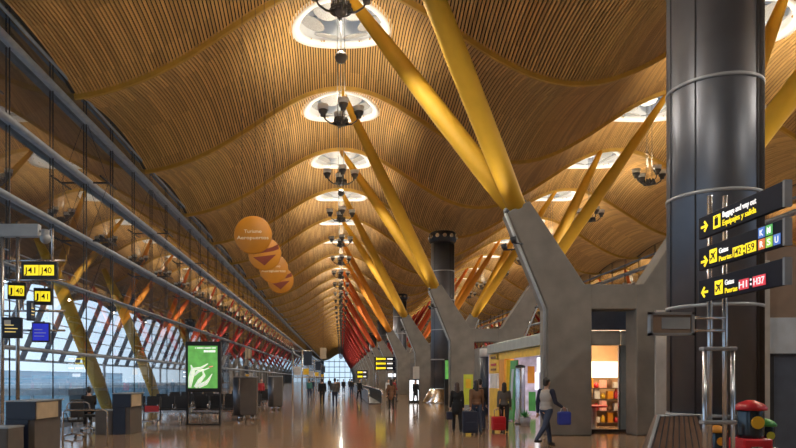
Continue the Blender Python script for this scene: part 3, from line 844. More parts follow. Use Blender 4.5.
# dark blue pillar with white top
pr = thing('round_pillar', 'dark blue round pillar with a white cap beside the kiosk', 'pillar', (7.03, 33.0, 0))
bm = bm_new(); lathe(bm, [(.28,0),(.28,2.78)], 7.03, 33, 28); obj('shaft', bm, M['dark_blue_pillar'], pr)
bm = bm_new(); lathe(bm, [(.30,2.78),(.30,3.14),(.25,3.17)], 7.03, 33, 28); obj('cap', bm, M['panel_light'], pr)
# lime sign totem
tt = thing('lime_totem', 'lime yellow information panel standing near the second pier', 'sign', (6.6, 37.2, 0))
bm = bm_new(); box(bm, 6.7, 7.2, 37.1, 37.2, .3, 1.95); obj('panel', bm, M['shop_lime'], tt)
bm = bm_new(); box(bm, 6.8, 7.1, 37.09, 37.1, 1.2, 1.7); obj('notice', bm, M['shop_yellow'], tt)
bm = bm_new(); box(bm, 6.7, 7.2, 37.0, 37.3, 0, .3); obj('base', bm, M['panel_steel'], tt)
# service blocks further down the right side
bm = bm_new(); box(bm, 8.9, 14, 39.5, 380, 0, 3.7); struct('wall_inner', bm, M['concrete'])
bm = bm_new(); box(bm, 10.7, 14, 22.2, 39.5, 0, 3.7); struct('wall_inner_near', bm, M['concrete'])
bm = bm_new(); box(bm, 9.40, 10.22, 20.30, 20.385, 0, 3.76); struct('wall_panel', bm, M['panel_light'])
# small lit advert near the second pier
ls = thing('lit_sign', 'small bright green lit advert on a stand by the second ventilation column', 'sign', (6.85, 44, 0))
bm = bm_new(); box(bm, 6.75, 7.15, 43.95, 44.05, 1.7, 2.9); obj('panel', bm, M['ad_green'], ls)
bm = bm_new(); box(bm, 6.7, 7.2, 44.05, 44.15, 0, 3.0); obj('stand', bm, M['black'], ls)

# white lit panel and far signs ------------------------------------------------------
wp = thing('lit_advert', 'bright white lit advertising panel behind a dark standing person', 'sign', (5.25, 49, 0))
bm = bm_new(); box(bm, 4.95, 5.6, 49.0, 49.1, .15, 1.62); obj('screen', bm, M['panel_white'], wp)
bm = bm_new(); box(bm, 4.9, 5.65, 49.1, 49.25, 0, 1.7); obj('cabinet', bm, M['black'], wp)
bm = bm_new(); box(bm, 5.2, 5.65, 49.0, 49.2, 1.7, 2.6); obj('header', bm, M['panel_light'], wp)
def far_board(x0, x1, y, z0, z1, rows, label):
    r = thing('hanging_direction_sign', label, 'sign', ((x0+x1)/2, y, z0), group='far direction signs over the aisle')
    h = (z1-z0)/rows
    for i in range(rows):
        za = z0 + i*h
        bm = bm_new(); box(bm, x0, x1, y, y+.1, za+.03, za+h-.03); bo = obj('board', bm, M['sign_dark'], r)
        bm = bm_new(); box(bm, x0+.2, x0+(x1-x0)*.55, y-.01, y, za+h*.3, za+h*.7)
        box(bm, x0+(x1-x0)*.08, x0+(x1-x0)*.12, y-.01, y, za+h*.2, za+h*.8)
        obj('yellow_block', bm, M['sign_yellow'], bo)
        bm = bm_new(); box(bm, x0+(x1-x0)*.62, x1-.2, y-.01, y, za+h*.35, za+h*.65); obj('white_block', bm, M['sign_white'], bo)
    bm = bm_new()
    for x in (max(x0+.15, 3.0), x1-.15): tube(bm, [(x, y+.15, 0), (x, y+.15, z1)], .05, 8)
    obj('pole', bm, M['steel'], r)
far_board(2.95, 4.75, 60, 2.45, 3.68, 3, 'three dark direction boards with yellow marks, stacked over the aisle')
far_board(2.3, 3.9, 100, 1.75, 3.0, 2, 'small dark direction boards far down the aisle, beyond the larger boards')
bm = bm_new(); box(bm, 4.3, 5.0, 62, 62.1, 1.9, 2.2); o = thing('exit_light', 'small pale lit sign under the three direction boards', 'sign', (4.65, 62, 0)); obj('panel', bm, M['panel_white'], o)
bm = bm_new(); tube(bm, [(4.65, 62.15, 0), (4.65, 62.15, 2.2)], .04, 8); obj('pole', bm, M['steel'], o)
# moving walkway
mw = thing('moving_walkway', 'moving walkway with pale handrails far along the aisle', 'walkway', (2.6, 80, 0))
bm = bm_new(); box(bm, 1.9, 2.7, 46, 130, 0, .06); obj('belt', bm, M['duct_dark'], mw)
for x in (1.85, 2.75):
    bm = bm_new(); box(bm, x-.03, x+.03, 46, 130, .06, .9); bal = obj('balustrade', bm, M['duct'], mw)
    bm = bm_new(); tube(bm, [(x,45.6,.5),(x,45.7,.8),(x,46,.95),(x,130,.95)], .06, 8); obj('handrail', bm, M['steel'], bal)

# round hanging signs ------------------------------------------------------------
XD = -2.78
for i in range(4):
    d = 21.5 + 3.3*i; z = 6.25
    lab = ['round orange sign with two text lines, nearest of the hanging discs', 'round orange sign with a dark red triangle, behind the nearest disc', 'third round orange hanging sign with text, half hidden by others', 'lowest and farthest of the orange hanging discs, with a dark triangle'][i]
    r = thing('hanging_disc_sign', lab, 'sign', (XD, d, z), group='round orange signs hung over the aisle')
    bm = bm_new()
    ret = [(0,-.05),(.56,-.05),(.6,-.03),(.6,.03),(.56,.05),(0,.05)]
    lathe(bm, [(.001,-.05),(.57,-.05),(.6,-.03),(.6,.03),(.57,.05),(.001,.05)], 0, 0, 40)
    bmesh.ops.rotate(bm, matrix=Matrix.Rotation(PI/2, 3, 'X'), verts=bm.verts); bmesh.ops.translate(bm, vec=(XD, d, z), verts=bm.verts)
    dk = obj('disc', bm, M['disc'], r)
    bm = bm_new(); 
    for s in (-.35, .35): tube(bm, [(XD+s, d, z+.5), (XD+s, d, zr(XD+s, d))], .008, 5)
    obj('cable', bm, M['mullion'], r)
    if i % 2 == 0:
        text('lettering', 'Turismo', .15, M['disc_text'], facing_cam(XD, d-.055, z+.06), r, 'CENTER', width=.55)
        text('lettering', 'Aeropuertos', .15, M['disc_text'], facing_cam(XD, d-.055, z-.14), r, 'CENTER', width=1.0)
    else:
        bm = bm_new(); v = [bm.verts.new((XD+a, d-.056, z+b)) for a, b in ((-.42,-.12),(0,-.42),(.42,-.02))]; bm.faces.new(v); 
        v = [bm.verts.new((XD+a, d-.056, z+b)) for a, b in ((-.50,.03),(.30,.26),(.50,.36),(.52,.18),(.30,.10),(-.42,-.02))]; bm.faces.new(v); obj('mark', bm, M['disc_red'], r)
# small panel hanging far off
r = thing('hanging_board', 'small pale panel hanging far away under the left roof edge', 'sign', (-3.3, 120, 5))
bm = bm_new(); box(bm, -3.7, -2.6, 120, 120.2, 5.3, 7.2); obj('board', bm, M['beige'], r)
bm = bm_new(); tube(bm, [(-3.15,120.1,7.2),(-3.15,120.1,zr(-3.15,120.1))], .03, 6); obj('cable', bm, M['mullion'], r)

# left side: gate area ------------------------------------------------------------
def desk(x0, x1, y0, y1, h, label):
    r = thing('gate_desk', label, 'desk', ((x0+x1)/2, (y0+y1)/2, 0), group='boarding gate desks')
    bm = bm_new(); box(bm, x0, x1-.06, y0+.03, y1-.03, 0, h-.43, bev=.01); obj('base_cabinet', bm, M['desk_grey'], r)
    bm = bm_new(); box(bm, x0, x1-.03, y0, y1, h-.43, h-.02, bev=.01); up = obj('upper_cabinet', bm, M['navy'], r)
    bm = bm_new(); box(bm, x1-.03, x1, y0+.02, y1-.3, h-.41, h-.04); obj('front_panel', bm, M['beige'], up)
    bm = bm_new(); box(bm, x0-.02, x1+.01, y0-.02, y1+.02, h-.02, h+.005); obj('counter_top', bm, M['panel_steel'], up)
    bm = bm_new(); box(bm, x0, x1-.2, y0+.0, y0+.03, 0, h-.43); obj('end_panel', bm, M['navy'], r)
    bm = bm_new(); box(bm, x0+.05, x1-.1, y0+.05, y1-.05, 0, .06); obj('plinth', bm, M['black'], r)
desk(-7.5, -6.8, 15.2, 16.65, 1.21, 'dark gate desk with a beige panel, nearest at the left edge')
desk(-6.98, -6.4, 20.8, 22.1, 1.26, 'dark gate desk with a beige panel, left of the green advert')
def low_cab(x0, x1, y0, y1, h, label):
    r = thing('low_cabinet', label, 'cabinet', ((x0+x1)/2, (y0+y1)/2, 0), group='low grey cabinets by the desks')
    bm = bm_new(); box(bm, x0, x1, y0, y1, 0, h, bev=.01); obj('body', bm, M['desk_grey'], r)
    bm = bm_new(); box(bm, x0-.01, x1+.01, y0-.01, y1+.01, h, h+.03); obj('top', bm, M['panel_steel'], r)
    bm = bm_new(); box(bm, x0+.03, x1-.03, y0-.012, y0, .12, h-.06); obj('door', bm, M['desk_grey'], r)
low_cab(-7.56, -7.02, 20.9, 21.6, .72, 'low grey cabinet touching the second gate desk')
low_cab(-7.62, -6.95, 14.2, 14.9, .66, 'low dark cabinet in front of the nearest gate desk')
rl = thing('barrier_rail', 'bent chrome barrier rail between the two gate desks', 'rail', (-6.6, 17.7, 0))
bm = bm_new(); tube(bm, [(-6.05,17.6,0),(-6.05,17.6,.84),(-6.12,17.6,.9),(-7.1,17.6,.9),(-7.2,17.6,.84),(-7.2,17.6,0)], .025, 8); obj('rail', bm, M['steel'], rl)
bm = bm_new(); tube(bm, [(-6.5,17.6,.9),(-6.52,17.6,1.05),(-6.6,17.6,1.1),(-7.0,17.6,1.1),(-7.08,17.6,1.05),(-7.1,17.6,.9)], .02, 8); obj('top_loop', bm, M['steel'], rl)
def office_chair(x, y, rz, label):
    r = thing('office_chair', label, 'chair', (0,0,0), 0, 'swivel chairs behind the gate desks')
    bm = bm_new(); box(bm, -.24,.24,-.22,.24,.46,.54, bev=.03); obj('seat', bm, M['black'], r, True)
    bm = bm_new(); box(bm, -.22,.22,.22,.28,.6,1.12, bev=.03); obj('backrest', bm, M['black'], r, True)
    bm = bm_new(); tube(bm, [(0,0,.1),(0,0,.46)], .03, 8); obj('gas_column', bm, M['chrome'], r, True)
    bm = bm_new(); tube(bm, [(0,.2,.48),(0,.3,.55),(0,.28,.7)], .02, 6); obj('back_bar', bm, M['black'], r, True)
    for k in range(5):
        a = 2*PI*k/5; bm = bm_new(); tube(bm, [(0,0,.12),(.3*math.cos(a),.3*math.sin(a),.07)], [.03,.02], 6); lg = obj('leg', bm, M['chrome'], r, True)
        bm = bm_new(); ball(bm, (.3*math.cos(a),.3*math.sin(a),.035), .035, seg=8); obj('castor', bm, M['black'], lg, True)
    for s in (-1, 1):
        bm = bm_new(); tube(bm, [(s*.24,-.05,.5),(s*.28,-.05,.72),(s*.28,.15,.72),(s*.24,.2,.5)], .018, 6); obj('armrest', bm, M['black'], r, True)
    r.location = (x, y, 0); r.rotation_euler = (0,0,rz)
office_chair(-7.75, 19.6, -2.2, 'black swivel chair turned away, left of the seated agent')
office_chair(-8.25, 22.3, 0.5, 'black swivel chair under the seated agent')
office_chair(-8.75, 19.6, 2.9, 'black swivel chair behind the nearest gate desk')
# gate display stand
gs = thing('gate_display_stand', 'tall grey steel stand holding the gate screens at the left edge', 'stand', (-8.5, 17.5, 0))
for x in (-8.72, -8.32):
    bm = bm_new(); tube(bm, [(x,17.5,0),(x,17.5,5.75)], .05, 10); obj('post', bm, M['steel'], gs)
bm = bm_new(); box(bm, -8.9, -7.75, 17.4, 17.6, 5.35, 5.68, bev=.02); obj('top_beam', bm, M['panel_steel'], gs)
for z in (4.75, 4.25, 3.45, 2.95):
    bm = bm_new(); tube(bm, [(-8.72,17.5,z),(-7.1,17.5,z)], .028, 8); obj('arm', bm, M['steel'], gs)
bm = bm_new(); tube(bm, [(-7.3,17.2,4.6),(-7.3,17.2,5.5),(-7.75,17.5,5.5)], .03, 8); obj('arm', bm, M['steel'], gs)
bm = bm_new(); ball(bm, (-7.52, 17.3, 5.28), .14, seg=12); tube(bm, [(-7.52,17.3,5.3),(-7.52,17.3,5.5)], .1, 10); obj('camera_dome', bm, M['panel_steel'], gs)
bm = bm_new(); lathe(bm, [(.35,0),(.35,.03)], -8.52, 17.5, 20); obj('base_plate', bm, M['steel'], gs)
def gate_sign(cx, cy, cz, w, h, rz, parts, label):
    r = thing('gate_sign', label, 'sign', (0,0,0), 0, 'yellow gate number signs')
    bm = bm_new(); box(bm, -w/2, w/2, -.06, .06, -h/2, h/2, bev=.01); obj('case', bm, M['black'], r, True)
    x = -w/2 + w*.07; ww = w*.86/sum(q for _, q in parts)
    for t, q in parts:
        bm = bm_new(); box(bm, x+w*.01, x+ww*q-w*.01, -.07, -.06, -h*.3, h*.3, bev=.004); pl = obj('plate', bm, M['sign_yellow'], r, True)
        tx = text('lettering', t, h*.5, M['sign_dark'], facing_cam(x+ww*q/2, -.071, -h*.18), r, 'CENTER', width=ww*q*.72)
        tx.parent = pl
        x += ww*q
    bm = bm_new(); tube(bm, [(0,.06,0),(0,.2,0),(0,.25,.3)], .02, 6); obj('mount', bm, M['steel'], r, True)
    r.location = (cx, cy, cz); r.rotation_euler = (0,0,rz)
gate_sign(-7.30, 16.5, 4.33, .86, .42, 0, (('J41',1),('J40',1)), 'black gate sign reading J41 J40, biggest and highest')
gate_sign(-8.10, 17.0, 3.90, .42, .42, .25, (('J',.6),('40',1)), 'small black gate sign with two yellow plates, left of the pair')
gate_sign(-7.45, 17.0, 3.76, .42, .42, .25, (('J',.6),('41',1)), 'small black gate sign with two yellow plates, right of the pair')
def monitor(cx, cy, cz, w, h, rz, scr, label):
    r = thing('monitor', label, 'screen', (0,0,0), 0, 'screens on the gate stand')
    bm = bm_new(); box(bm, -w/2, w/2, -.04, .1, -h/2, h/2, bev=.015); obj('case', bm, M['duct_dark'], r, True)
    bm = bm_new(); box(bm, -w*.44, w*.44, -.046, -.04, -h*.42, h*.42); sc = obj('screen', bm, M[scr], r, True)
    for k, (a, b) in enumerate(((-.35,.2),(-.35,.3),(-.35,.1))):
        bm = bm_new(); box(bm, w*a, w*b, -.05, -.046, -h*.22 + h*.16*k, -h*.18 + h*.16*k)
        obj('caption', bm, M['screen_text'] if scr == 'screen_dark' else M['elevator_light'], sc, True)
    if scr == 'screen_dark':
        bm = bm_new(); box(bm, -w*.38, -w*.05, -.05, -.046, h*.14, h*.36); obj('picture', bm, M['panel_light'], sc, True)
    bm = bm_new(); tube(bm, [(0,.1,0),(0,.28,0),(0,.3,.3)], .025, 6); obj('mount', bm, M['steel'], r, True)
    r.location = (cx, cy, cz); r.rotation_euler = (0,0,rz)
monitor(-8.22, 17.0, 2.98, .46, .52, .2, 'screen_dark', 'dark screen with orange text on the gate stand')
monitor(-7.50, 17.0, 2.87, .42, .50, .2, 'screen_blue', 'blue glowing screen on the gate stand')
monitor(-7.80, 17.15, 3.42, .16, .5, 1.2, 'screen_dark', 'narrow dark screen seen nearly edge-on, between the small gate signs')
# further gate stands
def far_stand(x, y, h, label):
    r = thing('gate_tower', label, 'stand', (x, y, 0), group='far gate towers along the left')
    for dx in (0, .75):
        bm = bm_new(); tube(bm, [(x+dx,y,0),(x+dx,y,h)], .07, 8); obj('post', bm, M['steel'], r)
    for z in (h*.45, h*.7, h*.97):
        bm = bm_new(); tube(bm, [(x-.1,y,z),(x+1.6,y,z)], .05, 6); obj('arm', bm, M['steel'], r)
    bm = bm_new(); box(bm, x+.9, x+1.55, y-.1, y+.1, h*.68, h*.95); obj('screen', bm, M['screen_dark'], r)
    bm = bm_new(); box(bm, x+.85, x+1.3, y-.1, y+.1, h*.5, h*.62); obj('gate_plate', bm, M['shop_yellow'], r)
    bm = bm_new(); box(bm, x+.1, x+.65, y-.05, y+.05, h*.5, h*.66); obj('notice', bm, M['panel_light'], r)
far_stand(-3.9, 55, 4.1, 'grey gate tower with screens, beyond the dark cabinets')
far_stand(-4.1, 85, 4.1, 'far grey gate tower, beyond the first one past the cabinets')
far_stand(-4.3, 118, 4.1, 'farthest grey gate tower, near the bright end of the hall')
# green advert
ad = thing('advert_stand', 'green lit advert stand with a white splash figure, left of the aisle', 'advert', (-5.07, 25.0, 0))
bm = bm_new(); box(bm, -5.72, -4.42, 25.0, 25.22, 1.22, 3.08, bev=.03); case = obj('case', bm, M['black'], ad)
bm = bm_new(); box(bm, -5.62, -4.54, 24.985, 25.0, 1.36, 2.92); sc = obj('poster', bm, M['ad_green'], ad)
def blobs(name, m, chains):
    bm = bm_new()
    for pts, rad in chains: tube(bm, [(-5.62 + 1.08*a, 24.983, 1.36 + 1.56*b) for a, b in pts], rad, 6)
    bmesh.ops.scale(bm, vec=(1,.05,1), space=Matrix.Translation((0,-24.983,0)), verts=bm.verts)
    obj(name, bm, m, sc)
blobs('splash_figure', M['ad_white'], [([(.06,.02),(.10,.25),(.2,.45),(.45,.48),(.68,.58)], [.06,.11,.08,.05,.02]), ([(.1,.3),(.15,.45),(.1,.55)], [.09,.06,.02]), ([(.25,.02),(.4,.18),(.55,.3),(.5,.42),(.72,.48)], [.08,.09,.06,.04,.02]), ([(.35,.04),(.6,.12),(.7,.2),(.82,.34)], [.08,.09,.05,.015]), ([(.2,.3),(.35,.4),(.55,.44)], [.05,.06,.03])])
blobs('pink_mark', M['ad_pink'], [([(.7,.5),(.85,.52)], [.03,.02])])
bm = bm_new()
for i in range(11): box(bm, -5.36 + i*.07, -5.36 + i*.07 + (.055 if i % 4 else .03), 24.978, 24.984, 2.82, 2.86)
for i in range(5): box(bm, -5.04 + i*.088, -5.04 + i*.088 + .07, 24.978, 24.984, 2.68, 2.76)
obj('heading', bm, M['sign_white'], sc)
for x in (-5.70, -4.50):
    bm = bm_new(); box(bm, x, x+.06, 25.05, 25.17, 0, 1.25); obj('leg', bm, M['black'], ad)
bm = bm_new(); box(bm, -5.7, -4.44, 25.0, 25.22, 0, .05); box(bm, -5.7, -4.44, 25.08, 25.14, .42, .47); obj('foot_frame', bm, M['black'], ad)
# dark rounded cabinets
def cab(x0, x1, y, h, label):
    r = thing('flight_cabinet', label, 'cabinet', ((x0+x1)/2, y, 0), group='dark rounded cabinets beside the aisle')
    bm = bm_new(); box(bm, x0+.2, x1, y, y+.5, .22, h, bev=.03); obj('body', bm, M['desk_grey'], r)
    bm = bm_new(); lathe(bm, [(.26,.20),(.26,h)], x0+.26, y+.25, 24); obj('rounded_end', bm, M['duct'], r)
    bm = bm_new(); lathe(bm, [(.10,0),(.10,.22)], x0+.3, y+.25, 12); obj('leg', bm, M['chrome'], r)
    bm = bm_new(); lathe(bm, [(.08,0),(.08,.22)], x1-.2, y+.25, 12); obj('leg', bm, M['chrome'], r)
    bm = bm_new(); box(bm, x0+.05, x1, y, y+.5, h, h+.05); obj('top', bm, M['panel_steel'], r)
cab(-4.45, -3.45, 27.8, 1.76, 'dark cabinet with a rounded steel end, nearer of the two')
cab(-4.0, -3.2, 37.0, 1.82, 'dark cabinet with a rounded steel end, farther of the two')
# benches
def make_bench():
    r = thing('seat_bench', '', 'bench', (0,0,0), 0, 'rows of black waiting seats')
    bm = bm_new(); box(bm, -1.25, 1.25, -.05, .05, .3, .38); obj('beam', bm, M['steel'], r, True)
    for i in range(4):
        x = -.93 + .62*i
        bm = bm_new(); box(bm, x-.27, x+.27, -.28, .22, .40, .46, bev=.02); obj('seat', bm, M['black'], r, True)
        bm = bm_new(); hexa(bm, [(x-.27,.18,.44),(x+.27,.18,.44),(x+.27,.24,.44),(x-.27,.24,.44)], [(x-.27,.32,.98),(x+.27,.32,.98),(x+.27,.37,.98),(x-.27,.37,.98)]); obj('backrest', bm, M['black'], r, True)
    for i in range(5):
        x = -1.24 + .62*i
        bm = bm_new(); tube(bm, [(x,-.22,.42),(x,-.22,.64),(x,.2,.64),(x,.22,.5)], .018, 6); obj('armrest', bm, M['steel'], r, True)
    for x in (-.9, .9):
        bm = bm_new(); tube(bm, [(x,0,.3),(x,-.02,.1),(x,-.3,.03)], .03, 6); tube(bm, [(x,0,.3),(x,.02,.1),(x,.3,.03)], .03, 6); obj('leg', bm, M['cloth_white'], r, True)
    return r
bn = make_bench(); fb = True
for x, y, rz, lab in ((-7.6,28.4,0,'black seat row left of and behind the green advert'), (-5.0,28.8,0,'black seat row directly behind the green advert'),
                  (-7.7,32.5,0,'black seat row, second back from the advert on the window side'), (-5.1,33.0,0,'black seat row, second back behind the advert'),
                  (-5.6,42.0,0,'black seat row beyond the farther dark cabinet'), (-8.3,37.5,0,'black seat row near the glass, beyond the advert'), (-6.2,47.5,0,'black seat row before the first gate tower')):
    o = bn if fb else dup(bn, (0,0,0)); fb = False
    o.location = (x,y,0); o.rotation_euler = (0,0,PI if rz else 0); o['label'] = lab
# luggage trolley
tl = thing('luggage_trolley', 'steel luggage trolley with a red panel, right of the second desk', 'trolley', (-6.9, 24.3, 0))
bm = bm_new(); box(bm, -7.2,-6.6,23.9,24.8,.18,.22); obj('platform', bm, M['steel'], tl)
bm = bm_new(); tube(bm, [(-7.2,24.8,.2),(-7.2,24.95,1.0),(-6.6,24.95,1.0),(-6.6,24.8,.2)], .025, 8); obj('handle_frame', bm, M['black'], tl)
bm = bm_new(); box(bm, -7.15,-6.65,24.78,24.84,.5,.72); obj('advert_panel', bm, M['cloth_red'], tl)
for x, y in ((-7.15,24.7),(-6.65,24.7),(-6.9,23.95)):
    bm = bm_new(); tube(bm, [(x-.03,y,.09),(x+.03,y,.09)], .09, 12); obj('wheel', bm, M['cloth_white'], tl)

# outside -----------------------------------------------------------------------
bm = bm_new(); box(bm, -600, X0-.3, YMIN, 900, -4.3, -4.0); struct('ground_left', bm, M['tarmac'])
bm = bm_new(); box(bm, X1+.3, 500, YMIN, 900, -4.3, -4.0); struct('ground_right', bm, M['tarmac'])
bm = bm_new(); box(bm, -12.5, X0, YMIN, 385, -.35, -.05); struct('trim_63', bm, M['concrete'])
for i, y in enumerate((38.2, 48.6, 66.5, 76.5, 94, 104)):
    bm = bm_new(); tube(bm, [(-13.0,y,-4),(-13.0,y,-.3),(-13.6,y-.2,1.6),(-15.6,y-.8,7.2),(-16.6,y-1.1,9.4)], [.3,.3,.38,.36,.18], 14)
    tag(obj('outdoor_strut', bm, rainbow(y if y < 60 else y)), 'leaning %s strut outside the glass wall, %s from the camera' % ('yellow' if y < 70 else 'orange', ORD[i]), 'strut', 'leaning struts outside the glass wall')
ss = thing('sunscreen', 'long outdoor sunscreen of slanting bars and thin louvres beyond the left glass', 'sunscreen', (-15.5, 60, 3))
p0 = None
for k in range(60):
    y = 16 + 3.0*k
    if p0 is None:
        bm = bm_new(); a, b = Vector((-20.2, y, 2.9)), Vector((-17.2, y, 10.3)); n = Vector((.15,0,-.06))
        hexa(bm, [a+Vector((-.16,-.1,0)), a+Vector((.16,-.1,0)), a+Vector((.16,.1,0)), a+Vector((-.16,.1,0))], [b+Vector((-.16,-.1,0)), b+Vector((.16,-.1,0)), b+Vector((.16,.1,0)), b+Vector((-.16,.1,0))])
        p0 = obj('bar', bm, M['screen_bar'], ss); y0 = y
    else:
        c = p0.copy(); C.objects.link(c); c.location = (0, y-y0, 0)
for i in range(10):
    q = i/9; a = Vector((-20.3,0,2.9)).lerp(Vector((-17.3,0,10.3)), q)
    bm = bm_new(); tube(bm, [(a.x,14,a.z),(a.x,196,a.z)], .09 if i in (0,9) else .04, 6); obj('louvre', bm, M['louvre'], ss)
for k in range(10):
    bm = bm_new(); tube(bm, [(-20.2, 22+18*k, -4), (-20.2, 22+18*k, 3.0)], .12, 8); obj('post', bm, M['louvre'], ss)
def building(name, x0, x1, y0, y1, z1, label, nwin, mat_=None):
    r = thing(name, label, 'building', ((x0+x1)/2, (y0+y1)/2, -4))
    bm = bm_new(); box(bm, x0, x1, y0, y1, -4, z1); obj('walls', bm, mat_ or M['far_building'], r)
    bm = bm_new(); box(bm, x0-.3, x1+.3, y0-.3, y1+.3, z1, z1+.4); obj('roof', bm, M['jet_frame'], r)
    for k in range(nwin):
        z = -2.5 + (z1+2.5)*k/nwin
        bm = bm_new(); box(bm, x1, x1+.1, y0+1, y1-1, z, z+(z1+2.5)/nwin*.5); obj('window_band', bm, M['jet_glass'], r)
def bridge(x0, x1, y, label):
    r = thing('boarding_bridge', label, 'boarding bridge', ((x0+x1)/2, y, -4), group='glazed boarding bridges outside')
    bm = bm_new(); box(bm, x0, x1, y, y+3.2, -2.1, -1.6); box(bm, x0, x1, y-.1, y+3.3, .9, 1.2); obj('deck', bm, M['jet_frame'], r)
    bm = bm_new(); box(bm, x0, x1, y+.02, y+.1, -1.6, .9); box(bm, x0, x1, y+3.1, y+3.15, -1.6, .9); obj('glazing', bm, M['jet_glass'], r)
    n = int((x1-x0)/2.5)
    bm = bm_new()
    for k in range(n+1): box(bm, x0+k*2.5-.06, x0+k*2.5+.06, y-.05, y+.02, -1.6, .9)
    obj('frame', bm, M['jet_frame'], r)
    for x in (x0+2, x1-3):
        bm = bm_new(); box(bm, x, x+.7, y+1.2, y+1.9, -4, -2.1); obj('pier', bm, M['jet_frame'], r)
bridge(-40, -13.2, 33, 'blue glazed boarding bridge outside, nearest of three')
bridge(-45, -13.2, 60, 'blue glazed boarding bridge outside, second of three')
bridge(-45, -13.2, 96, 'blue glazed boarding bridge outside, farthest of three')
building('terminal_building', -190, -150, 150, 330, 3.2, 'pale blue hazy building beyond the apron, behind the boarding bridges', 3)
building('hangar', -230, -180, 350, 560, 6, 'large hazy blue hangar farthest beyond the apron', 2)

# people ------------------------------------------------------------------------
def V(*a): return Vector(a)
def blob_mesh(name, parts, voxel, m, parent, smooth=2):
    """parts: capsules (p0, p1, r0, r1) or ellipsoids (c, (rx, ry, rz)) fused into one continuous skin"""
    bm = bm_new()
    for p in parts:
        if len(p) == 4:
            a, b, r0, r1 = p; 
            if (b-a).length < 1e-5: continue
            tube(bm, [a, a.lerp(b,.5), b], [r0, (r0+r1)/2, r1], 12)
            ball(bm, a, r0, seg=12); ball(bm, b, r1, seg=12)
        else:
            c, r = p; ball(bm, c, 1, *r, seg=16)
    me = bpy.data.meshes.new('tmp'); bmesh.ops.recalc_face_normals(bm, faces=bm.faces); bm.to_mesh(me); bm.free()
    t = bpy.data.objects.new('tmp', me); TMP.collection.objects.link(t)
    md = t.modifiers.new('r', 'REMESH'); md.mode = 'VOXEL'; md.voxel_size = voxel; md.use_smooth_shade = True
    if smooth: sm = t.modifiers.new('s', 'SMOOTH'); sm.factor = .5; sm.iterations = smooth
    out = mesh_from(t); bpy.data.objects.remove(t); bpy.data.meshes.remove(me)
    out.materials.clear(); out.materials.append(m)
    for poly in out.polygons: poly.use_smooth = True; poly.material_index = 0
    out.name = name
    o = bpy.data.objects.new(name, out); C.objects.link(o); o.parent = parent
    return o
